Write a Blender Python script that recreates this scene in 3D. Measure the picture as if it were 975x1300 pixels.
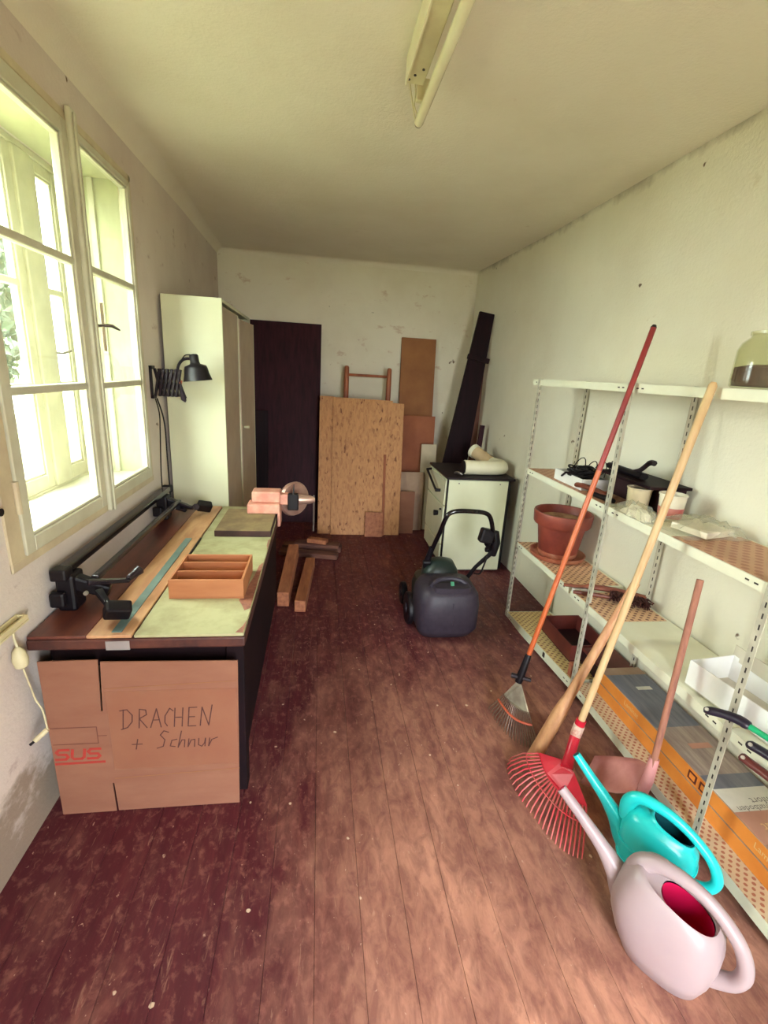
import bpy, bmesh, math, random
from mathutils import Vector, Matrix, Euler
random.seed(7)
for o in list(bpy.data.objects): bpy.data.objects.remove(o)
S = bpy.context.scene
C = S.collection
PI = math.pi

# ------------------------------------------------------------------ camera, world, light, exposure
cam_d = bpy.data.cameras.new('camera'); cam = bpy.data.objects.new('camera', cam_d); C.objects.link(cam)
cam_d.sensor_fit = 'HORIZONTAL'; cam_d.sensor_width = 36.0; cam_d.lens = 605.09 / 975 * 36.0
cam_d.clip_start = 0.02; cam_d.clip_end = 200
RX = Vector((0.9901019, -0.1281661, 0.0571988)); DN = Vector((0.0183445, -0.2858700, -0.9580928)); FW = Vector((0.1391464, 0.9496588, -0.2806892))
cam.matrix_world = Matrix(((RX.x, -DN.x, -FW.x, 0.0), (RX.y, -DN.y, -FW.y, 0.0), (RX.z, -DN.z, -FW.z, 1.7), (0, 0, 0, 1)))
S.camera = cam
S.view_settings.view_transform = 'Standard'
try: S.view_settings.look = 'None'
except Exception: pass
S.view_settings.gamma = 1.0
S.view_settings.use_curve_mapping = False
S.view_settings.exposure = 3.58
W = bpy.data.worlds.new('overcast_sky'); S.world = W; W.use_nodes = True
bg = W.node_tree.nodes['Background']; bg.inputs['Color'].default_value = (0.93, 1.0, 1.06, 1); bg.inputs['Strength'].default_value = 3.6
def portal(name, loc, rot, sx, sy):
    l = bpy.data.lights.new(name, 'AREA'); l.shape = 'RECTANGLE'; l.size = sx; l.size_y = sy
    l.cycles.is_portal = True
    o = bpy.data.objects.new(name, l); C.objects.link(o); o.location = loc; o.rotation_euler = rot
portal('window_portal', (-1.42, 2.33, 1.80), (0, -PI/2, 0), 1.6, 1.36)
portal('added_door_portal', (0.68, -1.47, 1.12), (PI/2, 0, 0), .8, 2.24)
S.cycles.max_bounces = 10; S.cycles.diffuse_bounces = 6; S.cycles.transparent_max_bounces = 16
S.cycles.use_denoising = True
S.cycles.sample_clamp_indirect = 8.0

# ------------------------------------------------------------------ materials
MATS = {}
def nodes(name):
    m = bpy.data.materials.new(name); m.use_nodes = True; MATS[name] = m
    nt = m.node_tree; b = nt.nodes['Principled BSDF']
    return m, nt, b
def rgb(*c):
    # sRGB 0-255 -> linear
    def f(v):
        v /= 255.0
        return v / 12.92 if v <= 0.04045 else ((v + 0.055) / 1.055) ** 2.4
    return (f(c[0]), f(c[1]), f(c[2]), 1)
def tex_noise(nt, scale, detail=5, rough=.55, stretch=(1, 1, 1), dist=0.0):
    tc = nt.nodes.new('ShaderNodeTexCoord'); mp = nt.nodes.new('ShaderNodeMapping')
    mp.inputs['Scale'].default_value = stretch
    nt.links.new(tc.outputs['Object'], mp.inputs['Vector'])
    n = nt.nodes.new('ShaderNodeTexNoise'); n.inputs['Scale'].default_value = scale
    n.inputs['Detail'].default_value = detail; n.inputs['Roughness'].default_value = rough; n.inputs['Distortion'].default_value = dist
    nt.links.new(mp.outputs[0], n.inputs['Vector'])
    return n.outputs['Fac'], mp
def ramp(nt, fac, stops):
    r = nt.nodes.new('ShaderNodeValToRGB')
    e = r.color_ramp.elements
    while len(e) < len(stops): e.new(0.5)
    for i, (p, c) in enumerate(stops): e[i].position = p; e[i].color = c
    nt.links.new(fac, r.inputs['Fac']); return r.outputs['Color']
def mix(nt, fac, a, b, mode='MIX'):
    m = nt.nodes.new('ShaderNodeMix'); m.data_type = 'RGBA'; m.blend_type = mode
    for s, v in ((0, fac), (6, a), (7, b)):
        if hasattr(v, 'links') or hasattr(v, 'node'): nt.links.new(v, m.inputs[s])
        else: m.inputs[s].default_value = v
    return m.outputs[2]
def bump(nt, b, h, strength, dist=0.01):
    bp = nt.nodes.new('ShaderNodeBump'); bp.inputs['Strength'].default_value = strength; bp.inputs['Distance'].default_value = dist
    nt.links.new(h, bp.inputs['Height']); nt.links.new(bp.outputs[0], b.inputs['Normal'])
def pm(name, c1, c2=None, scale=8, rough=.6, bmp=0.0, stretch=(1, 1, 1), metal=0, lo=.35, hi=.65, spec=.5, detail=5, dist=0.0):
    m, nt, b = nodes(name)
    b.inputs['Roughness'].default_value = rough; b.inputs['Metallic'].default_value = metal
    b.inputs['Specular IOR Level'].default_value = spec
    if c2 is None: c2 = tuple(x * .82 for x in c1[:3]) + (1,)
    f, _ = tex_noise(nt, scale, detail, .6, stretch, dist)
    nt.links.new(ramp(nt, f, [(lo, c2), (hi, c1)]), b.inputs['Base Color'])
    if bmp: bump(nt, b, f, bmp)
    return m
def plaster(name, base, dark, patch, amount=.62, low_stain=False, spots=.735, soot=False):
    m, nt, b = nodes(name); b.inputs['Roughness'].default_value = .92; b.inputs['Specular IOR Level'].default_value = .15
    f1, _ = tex_noise(nt, 1.3, 6, .6); f2, _ = tex_noise(nt, 4.5, 8, .65, (1, 1, 1.8)); f3, _ = tex_noise(nt, 60, 4, .6)
    c = ramp(nt, f1, [(.30, dark), (.58, base)])
    k = ramp(nt, f2, [(amount, (0, 0, 0, 1)), (amount + .06, (1, 1, 1, 1))])
    c = mix(nt, k, c, patch)
    f4, _ = tex_noise(nt, 9, 3, .5, (1, 1, 1)); k2 = ramp(nt, f4, [(spots, (0, 0, 0, 1)), (spots + .025, (1, 1, 1, 1))])
    c = mix(nt, k2, c, rgb(120, 100, 84))
    if soot:   # dust and cobweb grime caught along the joint with the ceiling
        tc = nt.nodes.new('ShaderNodeTexCoord'); sp = nt.nodes.new('ShaderNodeSeparateXYZ'); nt.links.new(tc.outputs['Object'], sp.inputs[0])
        f5, _ = tex_noise(nt, 6, 6, .65)
        ad = nt.nodes.new('ShaderNodeMath'); ad.operation = 'MULTIPLY_ADD'; ad.inputs[1].default_value = .16; nt.links.new(f5, ad.inputs[0]); nt.links.new(sp.outputs['Z'], ad.inputs[2])
        sb = nt.nodes.new('ShaderNodeMath'); sb.operation = 'SUBTRACT'; sb.inputs[1].default_value = 2.0; nt.links.new(ad.outputs[0], sb.inputs[0])
        c = mix(nt, ramp(nt, sb.outputs[0], [(.855, (0, 0, 0, 1)), (.91, (.55, .55, .55, 1))]), c, rgb(128, 112, 94))
    if low_stain:
        tc = nt.nodes.new('ShaderNodeTexCoord'); sp = nt.nodes.new('ShaderNodeSeparateXYZ'); nt.links.new(tc.outputs['Object'], sp.inputs[0])
        ad = nt.nodes.new('ShaderNodeMath'); ad.operation = 'MULTIPLY_ADD'; ad.inputs[1].default_value = .9; nt.links.new(f2, ad.inputs[0]); nt.links.new(sp.outputs['Z'], ad.inputs[2])
        k3 = ramp(nt, ad.outputs[0], [(.62, (1, 1, 1, 1)), (.78, (0, 0, 0, 1))])
        c = mix(nt, k3, c, rgb(150, 134, 118))
    nt.links.new(c, b.inputs['Base Color'])
    ad2 = nt.nodes.new('ShaderNodeMath'); ad2.operation = 'MULTIPLY_ADD'; ad2.inputs[1].default_value = 2.0
    nt.links.new(f2, ad2.inputs[0]); nt.links.new(f3, ad2.inputs[2])
    bump(nt, b, ad2.outputs[0], .35, .006)
    return m
plaster('wall_plaster', rgb(230, 225, 208), rgb(222, 215, 196), rgb(214, 205, 184), .66, soot=True)
plaster('wall_old', rgb(228, 220, 202), rgb(216, 205, 184), rgb(208, 188, 168), .62)
plaster('wall_window', rgb(214, 202, 192), rgb(202, 186, 178), rgb(190, 172, 164), .62, True)
plaster('ceiling_paint', rgb(230, 222, 206), rgb(222, 212, 194), rgb(214, 202, 184), .68, spots=.9)
pm('reveal_paint', rgb(184, 184, 150), rgb(170, 168, 134), 3, .8, .1)

def floor_mat():
    m, nt, b = nodes('floor_wood')
    tc = nt.nodes.new('ShaderNodeTexCoord'); oi = nt.nodes.new('ShaderNodeObjectInfo')
    va = nt.nodes.new('ShaderNodeVectorMath'); va.operation = 'ADD'
    sc = nt.nodes.new('ShaderNodeVectorMath'); sc.operation = 'SCALE'; sc.inputs[0].default_value = (3, 17, 5); nt.links.new(oi.outputs['Random'], sc.inputs['Scale'])
    nt.links.new(tc.outputs['Object'], va.inputs[0]); nt.links.new(sc.outputs[0], va.inputs[1])
    def nz(scale, st, detail, src, dist=0):
        mp = nt.nodes.new('ShaderNodeMapping'); mp.inputs['Scale'].default_value = st; nt.links.new(src, mp.inputs['Vector'])
        n = nt.nodes.new('ShaderNodeTexNoise'); n.inputs['Scale'].default_value = scale; n.inputs['Detail'].default_value = detail; n.inputs['Roughness'].default_value = .65; n.inputs['Distortion'].default_value = dist
        nt.links.new(mp.outputs[0], n.inputs['Vector']); return n.outputs['Fac']
    geo = nt.nodes.new('ShaderNodeNewGeometry')
    grain = nz(14, (3, .22, 1), 6, va.outputs[0], .4)
    c = ramp(nt, grain, [(.28, rgb(74, 25, 36)), (.52, rgb(90, 34, 44)), (.74, rgb(108, 48, 52))])
    # varnish wear and the brighter light right of the bench, painted together by position
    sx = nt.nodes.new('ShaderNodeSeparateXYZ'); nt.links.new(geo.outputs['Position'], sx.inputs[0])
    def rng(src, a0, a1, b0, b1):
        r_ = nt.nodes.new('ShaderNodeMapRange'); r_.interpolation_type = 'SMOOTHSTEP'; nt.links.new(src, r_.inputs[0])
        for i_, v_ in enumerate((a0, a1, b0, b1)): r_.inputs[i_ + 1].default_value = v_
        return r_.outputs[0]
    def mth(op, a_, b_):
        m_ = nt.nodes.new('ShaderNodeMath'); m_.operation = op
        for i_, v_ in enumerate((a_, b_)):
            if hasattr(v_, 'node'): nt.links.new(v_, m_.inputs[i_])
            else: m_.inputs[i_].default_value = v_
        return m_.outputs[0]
    worn_lit = mth('MULTIPLY', rng(sx.outputs['X'], -.35, .45, 0, 1), rng(sx.outputs['Y'], 1.2, 3.2, 1, 0))
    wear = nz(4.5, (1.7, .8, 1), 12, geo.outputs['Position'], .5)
    worn_lit_sum = mth('ADD', mth('MULTIPLY', wear, .8), mth('MULTIPLY', worn_lit, .42))
    wk = ramp(nt, worn_lit_sum, [(.40, (0, 0, 0, 1)), (.92, (.80, .80, .80, 1))])
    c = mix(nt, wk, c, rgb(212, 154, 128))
    dirt = nz(1.3, (1, .8, 1), 8, geo.outputs['Position'])
    dk = ramp(nt, dirt, [(.34, (.45, .45, .45, 1)), (.52, (0, 0, 0, 1))])
    c = mix(nt, dk, c, rgb(72, 26, 36))
    fine = nz(16, (1.4, .6, 1), 10, geo.outputs['Position'], .6)
    fk = ramp(nt, fine, [(.40, (.45, .45, .45, 1)), (.58, (0, 0, 0, 1))])
    c = mix(nt, fk, c, rgb(88, 40, 46))
    scr = nz(12, (4, .8, 1), 8, geo.outputs['Position'], 1.2)
    sk = ramp(nt, scr, [(.60, (0, 0, 0, 1)), (.74, (.42, .42, .42, 1))])
    c = mix(nt, sk, c, rgb(208, 166, 138))
    for sc_, th in ((8, .104), (4.3, .076)):
        vo = nt.nodes.new('ShaderNodeTexVoronoi'); vo.inputs['Scale'].default_value = sc_; nt.links.new(geo.outputs['Position'], vo.inputs['Vector'])
        nn = nz(40, (1, 1, 1), 2, geo.outputs['Position'])
        ad = nt.nodes.new('ShaderNodeMath'); ad.operation = 'MULTIPLY_ADD'; ad.inputs[1].default_value = .13; nt.links.new(nn, ad.inputs[0]); nt.links.new(vo.outputs['Distance'], ad.inputs[2])
        vk = ramp(nt, ad.outputs[0], [(th, (.9, .9, .9, 1)), (th + .015, (0, 0, 0, 1))])
        c = mix(nt, vk, c, rgb(222, 196, 170))
    fl_ = nz(55, (1, .7, 1), 3, geo.outputs['Position'], .4)
    c = mix(nt, ramp(nt, fl_, [(.685, (0, 0, 0, 1)), (.73, (.7, .7, .7, 1))]), c, rgb(206, 172, 150))
    mo_ = nz(28, (1, .8, 1), 8, geo.outputs['Position'], .3)
    c = mix(nt, ramp(nt, mo_, [(.52, (0, 0, 0, 1)), (.68, (.30, .30, .30, 1))]), c, rgb(186, 128, 112))
    b.inputs['Specular IOR Level'].default_value = .28
    nt.links.new(c, b.inputs['Base Color'])
    rr = ramp(nt, wear, [(.4, (.42, .42, .42, 1)), (.65, (.7, .7, .7, 1))]); nt.links.new(rr, b.inputs['Roughness'])
    bump(nt, b, grain, .15, .003)
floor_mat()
def osb_mat(name, a, bc, d):
    m, nt, b = nodes(name); b.inputs['Roughness'].default_value = .75
    tc = nt.nodes.new('ShaderNodeTexCoord')
    def layer(rot, sc, seed):
        mp = nt.nodes.new('ShaderNodeMapping'); mp.inputs['Rotation'].default_value = (0, rot, 0); mp.inputs['Location'].default_value = (seed, seed, seed); mp.inputs['Scale'].default_value = sc
        nt.links.new(tc.outputs['Object'], mp.inputs['Vector'])
        v = nt.nodes.new('ShaderNodeTexVoronoi'); v.inputs['Scale'].default_value = 1; nt.links.new(mp.outputs[0], v.inputs['Vector'])
        sp = nt.nodes.new('ShaderNodeSeparateColor'); nt.links.new(v.outputs['Color'], sp.inputs[0]); return sp.outputs[0]
    l1 = layer(.25, (62, 5, 24), 1); l2 = layer(-.5, (52, 5, 20), 4)
    av = nt.nodes.new('ShaderNodeMath'); av.operation = 'MULTIPLY_ADD'; av.inputs[1].default_value = .5
    h = nt.nodes.new('ShaderNodeMath'); h.operation = 'MULTIPLY'; h.inputs[1].default_value = .5
    nt.links.new(l1, av.inputs[0]); nt.links.new(l2, h.inputs[0]); nt.links.new(h.outputs[0], av.inputs[2])
    c = ramp(nt, av.outputs[0], [(.06, d), (.17, bc), (.5, a), (.9, tuple(min(1, x * 1.12) for x in a[:3]) + (1,))])
    nt.links.new(c, b.inputs['Base Color']); bump(nt, b, av.outputs[0], .2, .002)
osb_mat('osb', rgb(186, 134, 90), rgb(172, 118, 78), rgb(116, 70, 46))
def liner_mat(name, base, ink, scale, thr):
    m, nt, b = nodes(name); b.inputs['Roughness'].default_value = .55
    tc = nt.nodes.new('ShaderNodeTexCoord'); mp = nt.nodes.new('ShaderNodeMapping'); mp.inputs['Rotation'].default_value = (0, 0, PI/4); mp.inputs['Scale'].default_value = (scale, scale, 0.001)
    nt.links.new(tc.outputs['Object'], mp.inputs['Vector'])
    v = nt.nodes.new('ShaderNodeTexVoronoi'); v.inputs['Scale'].default_value = 1; v.inputs['Randomness'].default_value = 0; nt.links.new(mp.outputs[0], v.inputs['Vector'])
    n, _ = tex_noise(nt, 90, 2); ad = nt.nodes.new('ShaderNodeMath'); ad.operation = 'MULTIPLY_ADD'; ad.inputs[1].default_value = .22; nt.links.new(n, ad.inputs[0]); nt.links.new(v.outputs['Distance'], ad.inputs[2])
    k = ramp(nt, ad.outputs[0], [(thr, (1, 1, 1, 1)), (thr + .06, (0, 0, 0, 1))])
    f, _ = tex_noise(nt, 5); base2 = ramp(nt, f, [(.3, tuple(x * .85 for x in base[:3]) + (1,)), (.7, base)])
    nt.links.new(mix(nt, k, base2, ink), b.inputs['Base Color'])
liner_mat('liner_yellow', rgb(226, 198, 138), rgb(150, 104, 74), 34, .36)
liner_mat('liner_pink', rgb(232, 190, 152), rgb(140, 88, 74), 34, .36)
liner_mat('liner_brown', rgb(206, 160, 128), rgb(176, 122, 100), 26, .42)
liner_mat('liner_grey', rgb(212, 190, 158), rgb(166, 106, 84), 44, .36)

pm('window_paint', rgb(204, 200, 178), rgb(190, 184, 160), 6, .45, .05)
pm('window_paint_old', rgb(206, 192, 160), rgb(186, 168, 140), 6, .55, .08)
pm('white_laminate', rgb(206, 206, 176), rgb(200, 199, 168), 2, .35)
pm('grey_laminate', rgb(188, 172, 152), rgb(170, 150, 132), 3, .5)
pm('dark_veneer', rgb(60, 24, 33), rgb(42, 16, 24), 5, .6, .03, (6, 6, .5), spec=.15)
pm('black_veneer', rgb(34, 13, 20), rgb(23, 9, 14), 5, .6, .05, (6, 6, .5), spec=.15)
pm('brown_board', rgb(122, 76, 58), rgb(104, 62, 48), 4, .7)
pm('cardboard', rgb(144, 97, 74), rgb(134, 86, 65), 3, .85, .03, (1, 1, 3))
pm('cardboard_dark', rgb(158, 106, 66), rgb(140, 90, 58), 3, .85, .02)
pm('cardboard_red', rgb(160, 96, 66), rgb(142, 82, 58), 3, .85, .02)
pm('kraft', rgb(178, 150, 126), rgb(156, 126, 104), 4, .8)
pm('paper_grey', rgb(200, 186, 160), rgb(184, 170, 146), 4, .8)
pm('beam_wood', rgb(176, 112, 74), rgb(138, 80, 56), 7, .7, .1, (4, .4, 4))
pm('old_wood', rgb(112, 70, 54), rgb(80, 46, 40), 7, .8, .15, (.6, 4, 4))
pm('chair_wood', rgb(168, 96, 60), rgb(138, 74, 48), 6, .5, .02, (4, 4, .5))
pm('box_wood', rgb(180, 118, 76), rgb(164, 100, 62), 5, .55, .04, (.5, 3, 3))
pm('pale_handle', rgb(206, 176, 132), rgb(190, 152, 108), 5, .45, .03, (6, 6, .4))
pm('worn_handle', rgb(202, 152, 108), rgb(176, 122, 86), 6, .55, .05, (6, 6, .4))
pm('old_stick', rgb(166, 110, 88), rgb(134, 84, 70), 8, .7, .08, (6, 6, .4))
pm('bench_brown', rgb(118, 66, 52), rgb(78, 38, 36), 5, .32, .05, (3, .4, 1))
pm('bench_glare', rgb(206, 160, 116), rgb(176, 122, 86), 6, .45, .05, (3, .6, 1))  # glare on the brown bench top, painted as a paler board
pm('bench_green', rgb(176, 172, 130), rgb(150, 142, 104), 9, .8, .1, lo=.3, hi=.6)
pm('bench_edge', rgb(98, 54, 42), rgb(52, 26, 26), 8, .5, .1)
pm('bench_dark', rgb(30, 13, 17), rgb(20, 9, 13), 5, .7, .05, spec=.15)  # deep shade beside and under the bench, put into its colour
pm('blue_strip', rgb(112, 138, 132), rgb(92, 112, 112), 8, .35)
pm('tape_grey', rgb(160, 150, 146), None, 6, .5)
pm('slab_top', rgb(142, 122, 84), rgb(112, 88, 62), 9, .8, .15)
pm('slab_side', rgb(72, 44, 38), rgb(52, 30, 28), 9, .8, .15)
pm('vise_red', rgb(216, 164, 142), rgb(202, 132, 114), 12, .5, .12)
pm('vise_steel', rgb(196, 160, 142), rgb(160, 118, 108), 8, .35, .05, metal=.5)
pm('steel', rgb(150, 140, 136), rgb(120, 108, 106), 8, .35, metal=.8)
pm('dark_steel', rgb(48, 38, 42), rgb(36, 26, 32), 8, .4, metal=.4)
pm('black_plastic', rgb(20, 13, 19), rgb(14, 9, 14), 12, .45, spec=.3)
pm('black_gloss', rgb(18, 12, 17), rgb(13, 8, 12), 6, .18, spec=.6)
pm('black_alu', rgb(44, 34, 40), rgb(32, 23, 29), 6, .25, metal=.4)
pm('mower_grey', rgb(56, 48, 58), rgb(47, 40, 50), 30, .5, .02, spec=.35)
pm('mower_green', rgb(30, 44, 40), rgb(24, 36, 34), 6, .4)
pm('mower_mint', rgb(70, 136, 104), None, 6, .4)
pm('lamp_black', rgb(24, 19, 24), rgb(18, 14, 18), 8, .42, spec=.4)
pm('lamp_dark', rgb(30, 13, 24), rgb(21, 9, 17), 8, .5, spec=.3)
pm('tape_orange', rgb(222, 122, 88), None, 6, .5)
pm('cable_black', rgb(18, 11, 16), None, 6, .5, spec=.3)
pm('cable_cream', rgb(214, 204, 164), rgb(196, 184, 146), 6, .5)
pm('stove_enamel', rgb(230, 232, 204), rgb(222, 222, 192), 2, .25)
pm('stove_top', rgb(30, 14, 21), rgb(21, 9, 15), 6, .5, spec=.3)
pm('pipe_white', rgb(232, 228, 204), rgb(220, 212, 184), 5, .5, .02)
pm('pipe_tan', rgb(204, 178, 140), rgb(186, 156, 120), 5, .6)
pm('shelf_metal', rgb(234, 234, 214), rgb(224, 223, 200), 4, .42)
pm('shelf_grey', rgb(196, 196, 176), rgb(182, 180, 160), 4, .42)
pm('upright_metal', rgb(206, 202, 184), rgb(176, 170, 154), 10, .4, metal=.15)
pm('slot_dark', rgb(60, 50, 46), None, 5, .7)
pm('terracotta', rgb(146, 68, 52), rgb(108, 42, 36), 6, .5, .12, lo=.3, hi=.62)
pm('terracotta_lime', rgb(198, 142, 112), rgb(164, 86, 62), 9, .75, .1, lo=.4, hi=.7)
pm('soil_dry', rgb(196, 160, 120), rgb(136, 84, 62), 12, .95, .4)
pm('orange_pole', rgb(190, 96, 48), rgb(174, 80, 42), 5, .3)
pm('red_pole', rgb(150, 42, 36), rgb(128, 34, 34), 5, .35)
pm('rake_zinc', rgb(196, 188, 166), rgb(150, 136, 122), 9, .35, metal=.55)
pm('rake_tine', rgb(122, 100, 84), rgb(92, 70, 62), 9, .45, metal=.4)
pm('rake_orange', rgb(196, 92, 62), None, 9, .5)
pm('rake_red', rgb(206, 30, 54), rgb(178, 22, 46), 6, .35)
pm('rake_redtine', rgb(214, 56, 74), rgb(190, 110, 104), 12, .45)
pm('label_white', rgb(226, 206, 186), rgb(190, 120, 110), 40, .5)
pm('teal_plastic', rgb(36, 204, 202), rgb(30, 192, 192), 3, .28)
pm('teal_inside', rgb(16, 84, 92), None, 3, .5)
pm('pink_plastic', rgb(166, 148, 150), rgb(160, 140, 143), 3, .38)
pm('pink_inside_lit', rgb(214, 22, 84), rgb(200, 18, 70), 3, .4)  # light through the thin plastic, painted as a deeper pink
pm('shovel_pink', rgb(204, 138, 132), rgb(176, 108, 104), 7, .6, .05)
pm('shovel_socket', rgb(214, 152, 150), rgb(190, 124, 124), 7, .45)
pm('grip_navy', rgb(34, 25, 42), rgb(27, 19, 34), 7, .42)
pm('grip_brown', rgb(96, 44, 40), rgb(80, 34, 34), 7, .3)
pm('shaft_green', rgb(28, 156, 104), None, 7, .35)
pm('rivet', rgb(206, 200, 190), None, 7, .3, metal=.8)
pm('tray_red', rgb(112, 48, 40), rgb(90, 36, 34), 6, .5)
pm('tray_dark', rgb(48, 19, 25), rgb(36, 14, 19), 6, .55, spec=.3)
pm('box_orange', rgb(236, 150, 66), rgb(222, 132, 52), 5, .5)
pm('box_blue', rgb(130, 130, 138), rgb(96, 98, 112), 7, .3, 0, (6, .7, 1), lo=.3, hi=.7)
pm('box_photo', rgb(178, 160, 146), rgb(142, 122, 116), 8, .3, 0, (6, .7, 1))
pm('print_white', rgb(226, 220, 206), None, 6, .4)
pm('print_pink', rgb(206, 150, 128), None, 6, .4)
pm('print_cream', rgb(240, 196, 140), None, 6, .5)
pm('print_grey', rgb(128, 120, 116), None, 6, .5)
pm('print_red', rgb(172, 46, 38), rgb(160, 60, 46), 30, .8)
pm('print_brown', rgb(112, 62, 48), None, 30, .8)
pm('pencil', rgb(70, 38, 38), rgb(92, 56, 48), 60, .8)
pm('tape_packing', rgb(146, 99, 76), rgb(141, 92, 71), 6, .35)
pm('white_card', rgb(236, 236, 234), rgb(226, 224, 220), 3, .6)
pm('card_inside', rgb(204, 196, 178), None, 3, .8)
pm('tub_beige', rgb(214, 200, 166), rgb(196, 180, 146), 8, .5, .05)
pm('tub_white', rgb(236, 230, 210), rgb(224, 214, 194), 6, .45)
pm('tub_pink', rgb(206, 86, 96), rgb(216, 150, 140), 16, .45)
pm('brush_bristle', rgb(92, 48, 42), rgb(66, 32, 32), 40, .9, .4)
pm('brush_wood', rgb(146, 84, 66), rgb(118, 62, 52), 7, .5, .05, (.5, 4, 4))
pm('leather_brown', rgb(122, 62, 44), rgb(92, 44, 36), 7, .45)
pm('fixture_paint', rgb(214, 206, 166), rgb(190, 178, 142), 4, .5)
pm('tube_white', rgb(236, 232, 200), rgb(226, 218, 186), 3, .25)
pm('tube_cap', rgb(120, 104, 84), None, 6, .4, metal=.6)
pm('cream_plastic', rgb(226, 214, 168), rgb(208, 194, 150), 5, .5)
pm('jar_sand', rgb(104, 70, 62), rgb(82, 50, 48), 30, .9, .2)
pm('leaf', rgb(48, 66, 44), rgb(30, 44, 30), 3, .6)
pm('bark', rgb(96, 78, 60), rgb(66, 52, 42), 9, .9, .3)
pm('garden_ground', rgb(150, 150, 120), rgb(120, 122, 90), 2, .95)
pm('house_render', rgb(226, 222, 206), rgb(214, 208, 190), 2, .9)
def glass(name, tint, gloss_rough=.03, dirt=.06, fac=.10):
    m = bpy.data.materials.new(name); m.use_nodes = True; MATS[name] = m; nt = m.node_tree
    for n in list(nt.nodes): nt.nodes.remove(n)
    out = nt.nodes.new('ShaderNodeOutputMaterial'); tr = nt.nodes.new('ShaderNodeBsdfTransparent'); tr.inputs['Color'].default_value = tint
    gl = nt.nodes.new('ShaderNodeBsdfGlossy'); gl.inputs['Roughness'].default_value = gloss_rough
    df = nt.nodes.new('ShaderNodeBsdfDiffuse'); df.inputs['Color'].default_value = (.75, .74, .62, 1)
    fr = nt.nodes.new('ShaderNodeFresnel'); fr.inputs['IOR'].default_value = 1.45
    m1 = nt.nodes.new('ShaderNodeMixShader'); m2 = nt.nodes.new('ShaderNodeMixShader')
    f, _ = tex_noise(nt, 7, 6)
    k = ramp(nt, f, [(.35, (dirt * .4,) * 3 + (1,)), (.7, (dirt * 2,) * 3 + (1,))])
    gm = nt.nodes.new('ShaderNodeNewGeometry'); iv = nt.nodes.new('ShaderNodeMath'); iv.operation = 'SUBTRACT'; iv.inputs[0].default_value = 1.0; nt.links.new(gm.outputs['Backfacing'], iv.inputs[1])
    mu = nt.nodes.new('ShaderNodeMath'); mu.operation = 'MULTIPLY'; nt.links.new(fr.outputs[0], mu.inputs[0]); nt.links.new(iv.outputs[0], mu.inputs[1])
    nt.links.new(mu.outputs[0], m1.inputs[0]); nt.links.new(tr.outputs[0], m1.inputs[1]); nt.links.new(gl.outputs[0], m1.inputs[2])
    nt.links.new(k, m2.inputs[0]); nt.links.new(m1.outputs[0], m2.inputs[1]); nt.links.new(df.outputs[0], m2.inputs[2])
    nt.links.new(m2.outputs[0], out.inputs['Surface'])
glass('pane_glass', (.95, .97, .93, 1))
glass('jar_glass', (.90, .90, .80, 1), .04, .05)
glass('bag_film', (.90, .89, .83, 1), .14, .20)

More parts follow.
